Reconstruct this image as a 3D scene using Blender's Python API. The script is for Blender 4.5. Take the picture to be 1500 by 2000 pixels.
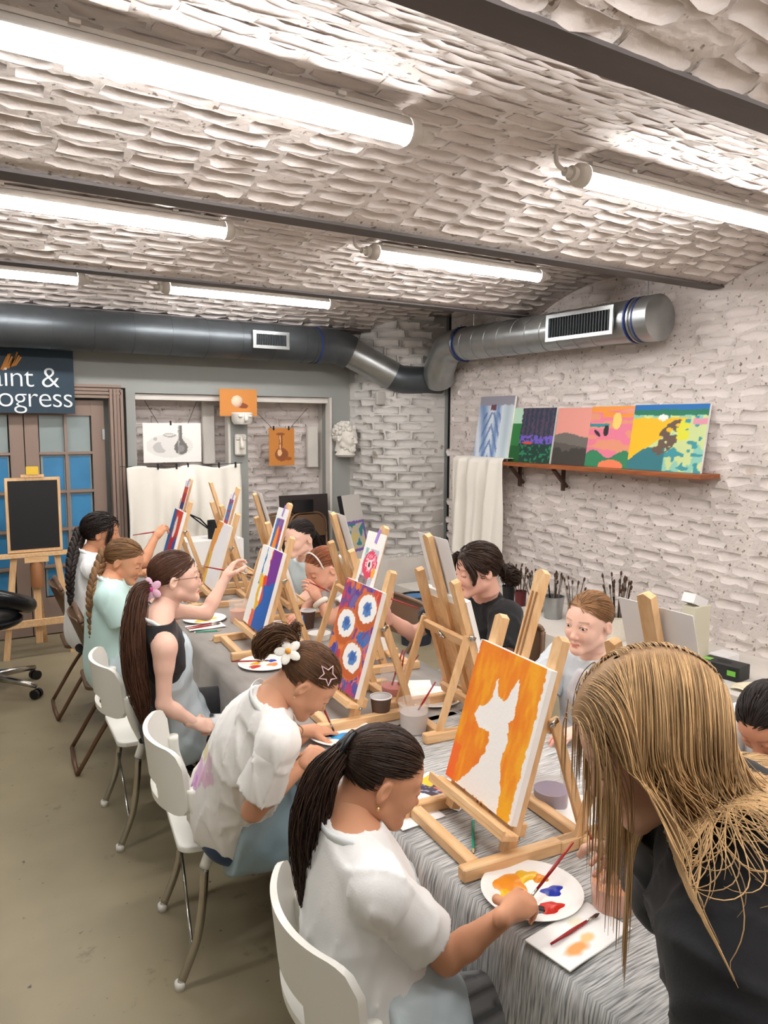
import bpy, math, random
import numpy as np
from mathutils import Matrix, Vector, Euler

for o in list(bpy.data.objects): bpy.data.objects.remove(o)
scene = bpy.context.scene
C = scene.collection

# ------------------------------------------------------------------ camera
cam_d = bpy.data.cameras.new('camera'); cam = bpy.data.objects.new('camera', cam_d); C.objects.link(cam)
cam_d.sensor_fit = 'HORIZONTAL'; cam_d.sensor_width = 36.0; cam_d.lens = 36.0*1490/1500
cam_d.clip_start = 0.05
_R = np.array([[0.84517661, -0.05777157, 0.53135576], [-0.53447072, -0.09914205, 0.83935207], [0.00418901, -0.99339484, -0.11466975]])
_m = Matrix.Identity(4)
for i in range(3):
    _m[i][0] = _R[i, 0]; _m[i][1] = -_R[i, 1]; _m[i][2] = -_R[i, 2]
_m[2][3] = 1.80
cam.matrix_world = _m
scene.camera = cam

# ------------------------------------------------------------------ world and exposure
w = bpy.data.worlds.new('world'); scene.world = w; w.use_nodes = True
w.node_tree.nodes['Background'].inputs[0].default_value = (1.0, 0.96, 0.92, 1)
w.node_tree.nodes['Background'].inputs[1].default_value = 0.25
vs = scene.view_settings
vs.view_transform = 'Standard'; vs.look = 'None'; vs.gamma = 1.0; vs.use_curve_mapping = False
vs.exposure = 1.6
TUBE_STRENGTH = 17.0

rng = np.random.default_rng(7)
random.seed(7)
PI = math.pi
def V(*a): return np.array(a, float)
def nrm(v):
    v = np.asarray(v, float); return v/max(np.linalg.norm(v), 1e-9)

# ------------------------------------------------------------------ materials
MATS = {}
def mat(name, col, rough=0.6, metal=0.0, bump=0.0, bscale=40.0, var=0.0, vscale=6.0, stretch=None, trans=0.0, alpha=1.0,
        emis=0.0, spec=0.5, attr=False, sss=0.0, island=0.0, col2=None, coords='Object', detail=4.0, sheen=0.0, ior=1.45, bdist=0.01):
    if name in MATS: return MATS[name]
    m = bpy.data.materials.new(name); m.use_nodes = True
    nt = m.node_tree; n = nt.nodes; L = nt.links
    b = n['Principled BSDF']
    b.inputs['Roughness'].default_value = rough; b.inputs['Metallic'].default_value = metal
    b.inputs['Specular IOR Level'].default_value = spec
    b.inputs['IOR'].default_value = ior
    if trans: b.inputs['Transmission Weight'].default_value = trans
    if alpha < 1: b.inputs['Alpha'].default_value = alpha
    if sss:
        b.inputs['Subsurface Weight'].default_value = sss; b.inputs['Subsurface Scale'].default_value = 0.012
        b.inputs['Subsurface Radius'].default_value = (1.0, 0.35, 0.2)
    if sheen: b.inputs['Sheen Weight'].default_value = sheen
    c4 = (*col, 1)
    b.inputs['Base Color'].default_value = c4
    if emis:
        b.inputs['Emission Color'].default_value = c4; b.inputs['Emission Strength'].default_value = emis
    src = None
    if attr:
        a = n.new('ShaderNodeVertexColor'); a.layer_name = 'Col'; src = a.outputs['Color']
    tc = None
    def coord(scale):
        mp = n.new('ShaderNodeMapping')
        if coords == 'World':
            tcn = n.new('ShaderNodeNewGeometry'); L.new(tcn.outputs['Position'], mp.inputs['Vector'])
        else:
            tcn = n.new('ShaderNodeTexCoord'); L.new(tcn.outputs[coords], mp.inputs['Vector'])
        s = stretch or (1, 1, 1)
        mp.inputs['Scale'].default_value = (s[0]*scale, s[1]*scale, s[2]*scale)
        return mp.outputs['Vector']
    if var:
        nz = n.new('ShaderNodeTexNoise'); nz.inputs['Scale'].default_value = 1.0; nz.inputs['Detail'].default_value = detail
        L.new(coord(vscale), nz.inputs['Vector'])
        rp = n.new('ShaderNodeMapRange'); rp.inputs['From Min'].default_value = 0.3; rp.inputs['From Max'].default_value = 0.7
        rp.inputs['To Min'].default_value = 0.0; rp.inputs['To Max'].default_value = 1.0
        L.new(nz.outputs['Fac'], rp.inputs['Value'])
        mx = n.new('ShaderNodeMix'); mx.data_type = 'RGBA'
        L.new(rp.outputs['Result'], mx.inputs['Factor'])
        if col2 is None:
            d = tuple(max(0, c*(1-var)) for c in col)
        else: d = col2
        if src is None:
            mx.inputs[6].default_value = c4; mx.inputs[7].default_value = (*d, 1)
        else:
            ml = n.new('ShaderNodeMix'); ml.data_type = 'RGBA'; ml.blend_type = 'MULTIPLY'; ml.inputs['Factor'].default_value = 1
            L.new(src, ml.inputs[6]); ml.inputs[7].default_value = (1-var, 1-var, 1-var, 1)
            L.new(src, mx.inputs[6]); L.new(ml.outputs[2], mx.inputs[7])
        src = mx.outputs[2]
    if island:
        g = n.new('ShaderNodeNewGeometry'); mr = n.new('ShaderNodeMapRange')
        mr.inputs['To Min'].default_value = 1-island; mr.inputs['To Max'].default_value = 1+island
        L.new(g.outputs['Random Per Island'], mr.inputs['Value'])
        hs = n.new('ShaderNodeHueSaturation'); L.new(mr.outputs['Result'], hs.inputs['Value'])
        if src is None: hs.inputs['Color'].default_value = c4
        else: L.new(src, hs.inputs['Color'])
        src = hs.outputs['Color']
    if src is not None: L.new(src, b.inputs['Base Color'])
    if bump:
        nz = n.new('ShaderNodeTexNoise'); nz.inputs['Scale'].default_value = 1.0; nz.inputs['Detail'].default_value = 5.0
        L.new(coord(bscale), nz.inputs['Vector'])
        bp = n.new('ShaderNodeBump'); bp.inputs['Strength'].default_value = bump; bp.inputs['Distance'].default_value = bdist
        L.new(nz.outputs['Fac'], bp.inputs['Height']); L.new(bp.outputs['Normal'], b.inputs['Normal'])
    MATS[name] = m
    return m

# ------------------------------------------------------------------ mesh helpers
def link(o, parent=None):
    C.objects.link(o)
    if parent is not None: o.parent = parent
    return o
def tag(o, label=None, cat=None, group=None, kind=None):
    if label: o['label'] = label
    if cat: o['category'] = cat
    if group: o['group'] = group
    if kind: o['kind'] = kind
    return o
def empty(name, loc=(0, 0, 0), rz=0.0, label=None, cat=None, group=None):
    o = bpy.data.objects.new(name, None); C.objects.link(o); o.empty_display_size = 0.05
    o.location = loc; o.rotation_euler = (0, 0, rz)
    return tag(o, label, cat, group)
def quick_mesh(name, verts, quads, smooth=True, cols=None):
    """numpy verts (n,3), faces (m,4) or (m,3)"""
    verts = np.asarray(verts, np.float32); quads = np.asarray(quads, np.int32)
    k = quads.shape[1]; m = bpy.data.meshes.new(name)
    m.vertices.add(len(verts)); m.vertices.foreach_set('co', verts.ravel())
    m.loops.add(quads.size); m.loops.foreach_set('vertex_index', quads.ravel())
    m.polygons.add(len(quads)); m.polygons.foreach_set('loop_start', np.arange(0, quads.size, k, dtype=np.int32))
    m.update(calc_edges=True); m.validate()
    m.polygons.foreach_set('use_smooth', np.full(len(m.polygons), smooth, bool))
    if cols is not None:
        a = m.color_attributes.new('Col', 'FLOAT_COLOR', 'POINT')
        c4 = np.ones((len(verts), 4), np.float32); c4[:, :3] = cols
        a.data.foreach_set('color', c4.ravel())
    return m
class MB:
    def __init__(s): s.v = []; s.f = []
    def _add(s, vs_, fs_):
        k = len(s.v); s.v += [tuple(map(float, p)) for p in vs_]; s.f += [tuple(i+k for i in f) for f in fs_]; return s
    def box(s, c, size, R=None, bev=0.0):
        hx, hy, hz = size[0]/2, size[1]/2, size[2]/2
        if bev <= 0:
            P = [(x*hx, y*hy, z*hz) for x in (-1, 1) for y in (-1, 1) for z in (-1, 1)]
            F = [(0, 1, 3, 2), (4, 6, 7, 5), (0, 4, 5, 1), (2, 3, 7, 6), (0, 2, 6, 4), (1, 5, 7, 3)]
        else:
            b = min(bev, hx*.9, hy*.9, hz*.9); P = []; F = []
            # chamfered box: 24 verts
            idx = {}
            for x in (-1, 1):
                for y in (-1, 1):
                    for z in (-1, 1):
                        for a in range(3):
                            q = [x*(hx-b), y*(hy-b), z*(hz-b)]; q[a] = (x, y, z)[a]*(hx, hy, hz)[a]
                            idx[(x, y, z, a)] = len(P); P.append(tuple(q))
            for a in range(3):
                o1, o2 = (a+1) % 3, (a+2) % 3
                for sg in (-1, 1):
                    def key(u, v_):
                        t = [0, 0, 0]; t[a] = sg; t[o1] = u; t[o2] = v_; return (*t, a)
                    q = [idx[key(-1, -1)], idx[key(1, -1)], idx[key(1, 1)], idx[key(-1, 1)]]
                    F.append(tuple(q if sg > 0 else q[::-1]))
            for a in range(3):
                o1, o2 = (a+1) % 3, (a+2) % 3
                for u in (-1, 1):
                    for v_ in (-1, 1):
                        def key(t_, ax):
                            t = [0, 0, 0]; t[a] = t_; t[o1] = u; t[o2] = v_; return (*t, ax)
                        q = [idx[key(-1, o1)], idx[key(1, o1)], idx[key(1, o2)], idx[key(-1, o2)]]
                        F.append(tuple(q[::-1] if u*v_ > 0 else q))
            for x in (-1, 1):
                for y in (-1, 1):
                    for z in (-1, 1):
                        q = [idx[(x, y, z, 0)], idx[(x, y, z, 1)], idx[(x, y, z, 2)]]
                        F.append(tuple(q if x*y*z > 0 else q[::-1]))
        P = np.array(P)
        if R is not None: P = P @ np.asarray(R, float).T
        return s._add(P+np.asarray(c, float), F)
    def bar(s, a, b, wx, wz, side=None, bev=0.0):
        """box from a to b; wx measured along side, wz across"""
        a = np.asarray(a, float); b = np.asarray(b, float); d = b-a; Ln = np.linalg.norm(d); d = d/Ln
        sd = np.asarray(side if side is not None else (0, 1, 0), float); sd = sd-d*(sd@d)
        if np.linalg.norm(sd) < 1e-6: sd = np.cross(d, (0, 0, 1))
        sd = nrm(sd); u = np.cross(d, sd)
        return s.box((a+b)/2, (Ln, wx, wz), np.stack([d, sd, u], 1), bev)
    def tube(s, path, r, n=10, cap=True, close=False):
        path = np.asarray(path, float); M = len(path); r = np.broadcast_to(np.asarray(r, float), (M,))
        if close: T = np.roll(path, -1, 0)-np.roll(path, 1, 0)
        else: T = np.gradient(path, axis=0)
        T = T/np.maximum(np.linalg.norm(T, axis=1, keepdims=True), 1e-9)
        u = np.cross(T[0], (0, 0, 1))
        if np.linalg.norm(u) < 1e-3: u = np.cross(T[0], (0, 1, 0))
        u = nrm(u); P = []
        for i in range(M):
            u = nrm(u-T[i]*(u@T[i])); v_ = np.cross(T[i], u)
            for k in range(n):
                a = 2*PI*k/n; P.append(path[i]+r[i]*(math.cos(a)*u+math.sin(a)*v_))
        F = []
        for i in range(M if close else M-1):
            j = (i+1) % M
            for k in range(n): F.append((i*n+k, i*n+(k+1) % n, j*n+(k+1) % n, j*n+k))
        if cap and not close: F.append(tuple(range(n))[::-1]); F.append(tuple((M-1)*n+k for k in range(n)))
        return s._add(P, F)
    def cyl(s, a, b, ra, rb=None, n=16, cap=True):
        return s.tube([a, b], [ra, ra if rb is None else rb], n, cap)
    def lathe(s, prof, c=(0, 0, 0), n=24, R=None, sx=1.0, sy=1.0):
        P = []; F = []; M = len(prof)
        for (r, z) in prof:
            for k in range(n):
                a = 2*PI*k/n; P.append((r*math.cos(a)*sx, r*math.sin(a)*sy, z))
        for i in range(M-1):
            for k in range(n): F.append((i*n+k, i*n+(k+1) % n, (i+1)*n+(k+1) % n, (i+1)*n+k))
        F.append(tuple(range(n))[::-1]); F.append(tuple((M-1)*n+k for k in range(n)))
        P = np.array(P)
        if R is not None: P = P @ np.asarray(R, float).T
        return s._add(P+np.asarray(c, float), F)
    def ball(s, c, r, n=12, R=None):
        r = np.broadcast_to(np.asarray(r, float), (3,)); m = max(4, n*2//3)
        prof = [(math.sin(PI*i/m), -math.cos(PI*i/m)) for i in range(m+1)]
        P = []; F = []
        for (a, z) in prof:
            for k in range(n): P.append((max(a, 1e-4)*math.cos(2*PI*k/n)*r[0], max(a, 1e-4)*math.sin(2*PI*k/n)*r[1], z*r[2]))
        for i in range(m):
            for k in range(n): F.append((i*n+k, i*n+(k+1) % n, (i+1)*n+(k+1) % n, (i+1)*n+k))
        P = np.array(P)
        if R is not None: P = P @ np.asarray(R, float).T
        return s._add(P+np.asarray(c, float), F)
    def prism(s, poly, h, c=(0, 0, 0), R=None):
        """poly in xy, extruded 0..h along z"""
        n = len(poly); P = [(x, y, 0) for x, y in poly]+[(x, y, h) for x, y in poly]
        F = [tuple(range(n))[::-1], tuple(range(n, 2*n))]+[(i, (i+1) % n, n+(i+1) % n, n+i) for i in range(n)]
        P = np.array(P, float)
        if R is not None: P = P @ np.asarray(R, float).T
        return s._add(P+np.asarray(c, float), F)
    def grid(s, P):
        """P (a,b,3) points sheet"""
        a, b = P.shape[:2]
        return s._add(P.reshape(-1, 3), [(i*b+j, (i+1)*b+j, (i+1)*b+j+1, i*b+j+1) for i in range(a-1) for j in range(b-1)])
    def mesh(s, name, smooth=False):
        m = bpy.data.meshes.new(name); m.from_pydata(s.v, [], s.f); m.update()
        if smooth: m.polygons.foreach_set('use_smooth', np.ones(len(m.polygons), bool))
        return m
    def build(s, name, material, parent=None, smooth=False, loc=None, auto=None):
        m = s.mesh(name, smooth or auto is not None); m.materials.append(material)
        o = bpy.data.objects.new(name, m); link(o, parent)
        if loc is not None: o.location = loc
        if auto is not None:
            try: m.set_sharp_from_angle(angle=math.radians(auto))
            except Exception: pass
        return o
def copy_tree(o, parent=None):
    c = o.copy(); C.objects.link(c); c.parent = parent
    for ch in list(o.children): copy_tree(ch, c)
    return c
def solid(o, t, offset=0.0):
    md = o.modifiers.new('thickness', 'SOLIDIFY'); md.thickness = t; md.offset = offset; return o
def Rz(a): c, s_ = math.cos(a), math.sin(a); return np.array([[c, -s_, 0], [s_, c, 0], [0, 0, 1.]])
def Rx(a): c, s_ = math.cos(a), math.sin(a); return np.array([[1., 0, 0], [0, c, -s_], [0, s_, c]])
def Ry(a): c, s_ = math.cos(a), math.sin(a); return np.array([[c, 0, s_], [0, 1., 0], [-s_, 0, c]])
def bez(P, n=12):
    """Catmull-Rom through the points"""
    P = np.asarray(P, float); Q = np.vstack([2*P[0]-P[1], P, 2*P[-1]-P[-2]]); out = []
    for i in range(1, len(Q)-2):
        for t in np.linspace(0, 1, n, endpoint=False):
            out.append(.5*((2*Q[i])+(-Q[i-1]+Q[i+1])*t+(2*Q[i-1]-5*Q[i]+4*Q[i+1]-Q[i+2])*t*t+(-Q[i-1]+3*Q[i]-3*Q[i+1]+Q[i+2])*t**3))
    out.append(P[-1]); return np.array(out)

# ------------------------------------------------------------------ painted sheets (flat colour on a fine grid)
def vnoise(u, v, f, seed=0):
    r = np.random.default_rng(seed); g = r.random((64, 64)); x = u*f; y = v*f
    xi = np.floor(x).astype(int); yi = np.floor(y).astype(int); xf = x-xi; yf = y-yi
    xf = xf*xf*(3-2*xf); yf = yf*yf*(3-2*yf)
    a = g[xi % 64, yi % 64]; b = g[(xi+1) % 64, yi % 64]; c = g[xi % 64, (yi+1) % 64]; d = g[(xi+1) % 64, (yi+1) % 64]
    return (a*(1-xf)+b*xf)*(1-yf)+(c*(1-xf)+d*xf)*yf
def srgb(*c):
    c = np.array(c, float)/255.0
    return np.where(c <= .04045, c/12.92, ((c+.055)/1.055)**2.4)
def inpoly(u, v, pts):
    ins = np.zeros(u.shape, bool); n = len(pts)
    for i in range(n):
        x1, y1 = pts[i]; x2, y2 = pts[(i+1) % n]
        if y1 == y2: continue
        cnd = ((y1 > v) != (y2 > v)) & (u < (x2-x1)*(v-y1)/(y2-y1)+x1); ins ^= cnd
    return ins
def inell(u, v, cx, cy, rx, ry, rot=0):
    c, s_ = math.cos(rot), math.sin(rot); x = u-cx; y = v-cy
    return ((x*c+y*s_)/rx)**2+((-x*s_+y*c)/ry)**2 < 1
def painted(name, wd, ht, art, nx, ny, thick, edge_mat, front_mat, parent=None):
    """sheet/canvas: front at local y=0 facing -y, x in +-wd/2, z 0..ht, body behind; art(u,v)->(n,3) linear colours"""
    gu, gv = np.meshgrid(np.linspace(0, 1, nx), np.linspace(0, 1, ny), indexing='ij')
    P = np.stack([(gu-.5)*wd, np.full_like(gu, -.0004), gv*ht], -1).reshape(-1, 3)
    I = np.arange(nx*ny).reshape(nx, ny)
    Q = np.stack([I[:-1, :-1], I[1:, :-1], I[1:, 1:], I[:-1, 1:]], -1).reshape(-1, 4)
    m = quick_mesh(name+'_paint', P, Q, False, art(np.clip(gu+(vnoise(gu, gv, 26, 31)-.5)*.018, 0, 1), np.clip(gv+(vnoise(gu, gv, 26, 32)-.5)*.018, 0, 1)).reshape(-1, 3)); m.materials.append(front_mat)
    body = MB().box((0, thick/2, ht/2), (wd, thick, ht)).build(name, edge_mat, parent)
    o = bpy.data.objects.new('painted_face', m); link(o, body)
    return body
# ------------------------------------------------------------------ material library
M_WHITEBRICK = mat('whitewashed_brick', tuple(srgb(228, 218, 213)), .75, bump=.55, bscale=55, var=.14, vscale=3, bdist=.006, coords='World')
M_WHITEMORTAR = mat('whitewash_mortar', tuple(srgb(222, 212, 206)), .85, bump=.7, bscale=40, var=.22, vscale=5, coords='World')
M_PILLARBRICK = mat('pillar_whitewash', tuple(srgb(206, 202, 197)), .75, bump=.5, bscale=55, var=.16, vscale=3, bdist=.006, coords='World')
M_GREYWALL = mat('grey_wall_paint', tuple(srgb(148, 150, 146)), .7, var=.06, vscale=2, bump=.05)
M_BEAM = mat('dark_steel_beam', tuple(srgb(100, 93, 92)), .6, var=.25, vscale=4, stretch=(.3, 1, 1), bump=.1)
M_FLOOR = mat('concrete_floor', tuple(srgb(154, 142, 115)), .42, var=.3, vscale=1.6, bump=.06, bscale=14, detail=8, spec=.4)
M_PLINTH = mat('plinth_white', tuple(srgb(214, 208, 200)), .7, var=.12, vscale=4, bump=.2, bscale=20)
M_DOOR = mat('taupe_door', tuple(srgb(138, 118, 106)), .55, var=.06, vscale=4)
M_GLASSBLUE = mat('blue_pane', tuple(srgb(62, 134, 182)), .25, var=.25, vscale=5, spec=.6)
M_GLASSGREY = mat('frosted_pane', tuple(srgb(138, 150, 150)), .25, var=.1, vscale=5, spec=.6)
M_BLACK = mat('matte_black', (.008, .008, .009), .6)
M_BLACKGLOSS = mat('gloss_black', (.01, .01, .011), .25)
M_STEEL = mat('galvanised_steel', tuple(srgb(175, 178, 178)), .34, metal=.9, var=.16, vscale=9, bump=.03, bscale=8)
M_DARKSTEEL = mat('duct_steel_dark', tuple(srgb(92, 97, 101)), .42, metal=.75, var=.2, vscale=5)
M_CHROME = mat('chrome', tuple(srgb(190, 186, 178)), .22, metal=1.0)
M_BLUEBAND = mat('blue_seal', tuple(srgb(30, 50, 110)), .5)
M_WOOD = mat('pine_wood', tuple(srgb(230, 194, 148)), .5, var=.32, vscale=9, stretch=(1, 7, 7), bump=.04, bscale=30, col2=tuple(srgb(212, 166, 116)))
M_WOODZ = mat('pine_wood_upright', tuple(srgb(230, 194, 148)), .5, var=.32, vscale=9, stretch=(7, 7, 1), bump=.04, bscale=30, col2=tuple(srgb(212, 166, 116)))
M_WOODY = mat('pine_wood_cross', tuple(srgb(230, 194, 148)), .5, var=.32, vscale=9, stretch=(7, 1, 7), bump=.04, bscale=30, col2=tuple(srgb(212, 166, 116)))
M_SHELFWOOD = mat('brown_shelf_wood', tuple(srgb(166, 94, 52)), .45, var=.4, vscale=8, stretch=(6, 1, 6))
M_CANVASWHITE = mat('canvas_white', tuple(srgb(240, 238, 234)), .8, bump=.05, bscale=300)
M_PAPER = mat('white_paper', tuple(srgb(240, 239, 240)), .8)
M_PAINTED = mat('painted_colours', (1, 1, 1), .6, attr=True, bump=.08, bscale=90)
M_WETPAINT = mat('wet_paint', (1, 1, 1), .25, attr=True)
M_CLOTHWHITE = mat('white_drape', tuple(srgb(232, 227, 217)), .9, var=.05, vscale=5)
M_TCFAR = mat('grey_tablecloth', tuple(srgb(160, 154, 148)), .8, bump=.1, bscale=200, var=.18, vscale=22, stretch=(1, .25, 1))
M_WHITEPLASTIC = mat('white_plastic', tuple(srgb(235, 234, 226)), .38)
M_BROWNMETAL = mat('brown_enamel', tuple(srgb(112, 84, 62)), .4, metal=.25)
M_PLATE = mat('paper_plate', tuple(srgb(242, 240, 236)), .6)
M_CLEAR = mat('clear_plastic', (.93, .93, .93), .08, trans=.0, alpha=.16, spec=.6)
M_REDHANDLE = mat('red_lacquer', tuple(srgb(150, 28, 30)), .25)
M_GREENPENCIL = mat('green_pencil', tuple(srgb(28, 158, 128)), .35)
M_BRISTLE = mat('brown_bristle', tuple(srgb(70, 45, 34)), .7)
M_PURPLETAPE = mat('purple_tape', tuple(srgb(160, 130, 205)), .6)
M_CUPBROWN = mat('brown_paper_cup', tuple(srgb(92, 70, 58)), .6)
M_PLASTER = mat('plaster_cast', tuple(srgb(214, 209, 200)), .8, bump=.1, bscale=60)
M_KRAFT = mat('kraft_paper', tuple(srgb(196, 130, 62)), .8)
M_TUBE = mat('lit_tube', (1.0, .985, .97), .3, emis=TUBE_STRENGTH)
M_LAMPPLASTIC = mat('lamp_end_plastic', tuple(srgb(216, 212, 206)), .5)

def tablecloth_mat():
    m = bpy.data.materials.new('streaked_tablecloth'); m.use_nodes = True; n = m.node_tree.nodes; L = m.node_tree.links; b = n['Principled BSDF']
    b.inputs['Roughness'].default_value = .85
    tc = n.new('ShaderNodeTexCoord'); mp = n.new('ShaderNodeMapping'); mp.inputs['Scale'].default_value = (14, 240, 240)
    L.new(tc.outputs['UV'], mp.inputs['Vector'])
    nz = n.new('ShaderNodeTexNoise'); nz.inputs['Scale'].default_value = 1; nz.inputs['Detail'].default_value = 3; L.new(mp.outputs['Vector'], nz.inputs['Vector'])
    cr = n.new('ShaderNodeValToRGB'); e = cr.color_ramp.elements
    e[0].position = .34; e[0].color = (*srgb(116, 117, 117), 1); e[1].position = .62; e[1].color = (*srgb(204, 204, 201), 1)
    L.new(nz.outputs['Fac'], cr.inputs['Fac']); L.new(cr.outputs['Color'], b.inputs['Base Color'])
    return m
M_TCNEAR = tablecloth_mat()

def floor_mat():
    m = M_FLOOR; n = m.node_tree.nodes; L = m.node_tree.links; b = n['Principled BSDF']; src = b.inputs['Base Color'].links[0].from_socket
    tc = n.new('ShaderNodeTexCoord'); vz = n.new('ShaderNodeTexNoise'); vz.inputs['Scale'].default_value = 5.5; vz.inputs['Detail'].default_value = 9; vz.inputs['Roughness'].default_value = .7; L.new(tc.outputs['Object'], vz.inputs['Vector'])
    r = n.new('ShaderNodeMapRange'); r.inputs['From Min'].default_value = .60; r.inputs['From Max'].default_value = .72; L.new(vz.outputs['Fac'], r.inputs['Value'])
    mx = n.new('ShaderNodeMix'); mx.data_type = 'RGBA'; L.new(r.outputs['Result'], mx.inputs['Factor']); L.new(src, mx.inputs[6]); mx.inputs[7].default_value = (*srgb(100, 90, 74), 1)
    v2 = n.new('ShaderNodeTexNoise'); v2.inputs['Scale'].default_value = 26; v2.inputs['Detail'].default_value = 3; L.new(tc.outputs['Object'], v2.inputs['Vector'])
    r2 = n.new('ShaderNodeMapRange'); r2.inputs['From Min'].default_value = .70; r2.inputs['From Max'].default_value = .76; L.new(v2.outputs['Fac'], r2.inputs['Value'])
    m2 = n.new('ShaderNodeMix'); m2.data_type = 'RGBA'; L.new(r2.outputs['Result'], m2.inputs['Factor']); L.new(mx.outputs[2], m2.inputs[6]); m2.inputs[7].default_value = (*srgb(70, 62, 52), 1)
    L.new(m2.outputs[2], b.inputs['Base Color'])
floor_mat()

def specks(m, scale, lo, hi, col, coords='Position', stretch=(1, 1, 1)):
    n = m.node_tree.nodes; L = m.node_tree.links; b = n['Principled BSDF']; lk = b.inputs['Base Color'].links
    g = n.new('ShaderNodeNewGeometry'); mp = n.new('ShaderNodeMapping'); mp.inputs['Scale'].default_value = tuple(scale*q for q in stretch); L.new(g.outputs['Position'], mp.inputs['Vector'])
    z = n.new('ShaderNodeTexNoise'); z.inputs['Scale'].default_value = 1; z.inputs['Detail'].default_value = 4; L.new(mp.outputs['Vector'], z.inputs['Vector'])
    r = n.new('ShaderNodeMapRange'); r.inputs['From Min'].default_value = lo; r.inputs['From Max'].default_value = hi; L.new(z.outputs['Fac'], r.inputs['Value'])
    mx = n.new('ShaderNodeMix'); mx.data_type = 'RGBA'; L.new(r.outputs['Result'], mx.inputs['Factor']); mx.inputs[7].default_value = (*srgb(*col), 1)
    if lk: L.new(lk[0].from_socket, mx.inputs[6])
    else: mx.inputs[6].default_value = b.inputs['Base Color'].default_value
    L.new(mx.outputs[2], b.inputs['Base Color'])
specks(M_WHITEMORTAR, 34, .60, .68, (128, 116, 106))
specks(M_WHITEBRICK, 5, .66, .74, (196, 180, 168))
specks(M_PILLARBRICK, 7, .66, .72, (150, 140, 128))
# ------------------------------------------------------------------ the room
XW, YB, XL, YF = 4.65, 6.85, -2.2, -2.1      # right wall, back wall, left wall, wall behind the camera
BEAM_Y = [-.33, 1.418, 3.222, 4.95, 6.62]; BZ = 2.70; RISE = .20
def structure(o): o['kind'] = 'structure'; return o
def box_s(name, lo, hi, m):
    lo = np.array(lo, float); hi = np.array(hi, float)
    return structure(MB().box((lo+hi)/2, hi-lo).build(name, m))
floor = box_s('floor', (XL, YF, -.1), (XW+.6, YB+.6, 0), M_FLOOR)
box_s('wall_left', (XL-.15, YF-.15, 0), (XL, YB+.6, 3.0), M_GREYWALL)
box_s('wall_front', (XL, YF-.15, 0), (XW+.3, YF, 3.0), M_WHITEMORTAR)

def brick_mesh(seed, L=.245, h=.070, d=.02):
    r = np.random.default_rng(seed); nx, ny = 5, 3
    P = []; 
    for i in range(nx):
        for j in range(ny):
            ex = i in (0, nx-1); ey = j in (0, ny-1)
            x = (i/(nx-1)-.5)*L*(.97 if ex else 1)+r.normal()*.004; y = (j/(ny-1)-.5)*h*(.93 if ey else 1)+r.normal()*.0035
            z = d+r.normal()*.0028-(.006 if (ex or ey) else 0)-(.004 if ex and ey else 0)
            P.append((x, y, z))
    F = [(i*ny+j, (i+1)*ny+j, (i+1)*ny+j+1, i*ny+j+1) for i in range(nx-1) for j in range(ny-1)]
    ring = [i*ny for i in range(nx)]+[(nx-1)*ny+j for j in range(1, ny)]+[i*ny+ny-1 for i in range(nx-2, -1, -1)]+[j for j in range(ny-2, 0, -1)]
    k = len(P)
    for q in ring:
        x, y, z = P[q]; P.append((x*1.03, y*1.06, -.012))
    n = len(ring)
    for i in range(n): F.append((ring[i], k+i, k+(i+1) % n, ring[(i+1) % n]))
    F = [f[::-1] if len(f) == 4 and f[0] in ring and f[1] >= k else f for f in F]
    return np.array(P), F
BR = [brick_mesh(i) for i in range(10)]
def brick_variants(m):
    out = []
    for P, F in BR:
        me = bpy.data.meshes.new('brick'); me.from_pydata(P.tolist(), [], F); me.update()
        me.polygons.foreach_set('use_smooth', np.ones(len(me.polygons), bool)); me.materials.append(m); out.append(me)
    return out
CAMP = np.array([0, 0, 1.8])
def seen(p, margin=.28):
    c = _R.T @ (np.asarray(p)-CAMP)
    if c[2] < .2: return False, 9
    u = .5+1490*c[0]/c[2]/1500; v = .5+1490*c[1]/c[2]/2000
    return (-margin < u < 1+margin and -margin < v < 1+margin), np.linalg.norm(c)
def lay_bricks(parent, fmap, u0, u1, v0, v1, material, L=.258, h=.082, limit=300, skip=None, sc=1.0, seed=1, proud=0.0):
    r = np.random.default_rng(seed); items = []; row = 0; v = v0+h/2
    while v < v1-h*.3:
        u = u0-(row % 2)*L/2-r.random()*.03
        while u < u1:
            Lk = L*(1+r.normal()*.05); uc = u+Lk/2; u += Lk
            if uc-Lk*.3 < u0 or uc+Lk*.3 > u1: continue
            p, U, Vv, N = fmap(uc, v+r.normal()*.004)
            if skip and skip(p): continue
            ok, dist = seen(p)
            if ok: items.append((dist, p, U, Vv, N, (Lk/L)*sc, r.normal()*.02, r.normal()*.035, r.integers(0, 10), r.normal()*.0018+proud, r.random() < .5))
        v += h; row += 1
    items.sort(key=lambda t: t[0]); MV = brick_variants(material); rest = MB(); inv = parent.matrix_world.inverted()
    for k, (dist, p, U, Vv, N, s, a, b, vi, dz, fl) in enumerate(items):
        Rm = np.stack([U, Vv, N], 1) @ Rz(a*.6+(PI if fl else 0)) @ Rx(b)
        hs = h/.082
        if k < limit:
            o = bpy.data.objects.new('brick', MV[vi]); C.objects.link(o); o.parent = parent
            M4 = Matrix([[*Rm[i], (p+N*dz)[i]] for i in range(3)]+[[0, 0, 0, 1]])
            o.matrix_local = inv @ M4 @ Matrix.Diagonal((s, hs, 1, 1))
        else:
            P, F = BR[vi]; rest._add((P*np.array([s, hs, 1])) @ Rm.T+p+N*dz, F)
    if rest.v:
        o = rest.build('brickwork', material, parent, smooth=True); o['kind'] = 'stuff'

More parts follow.
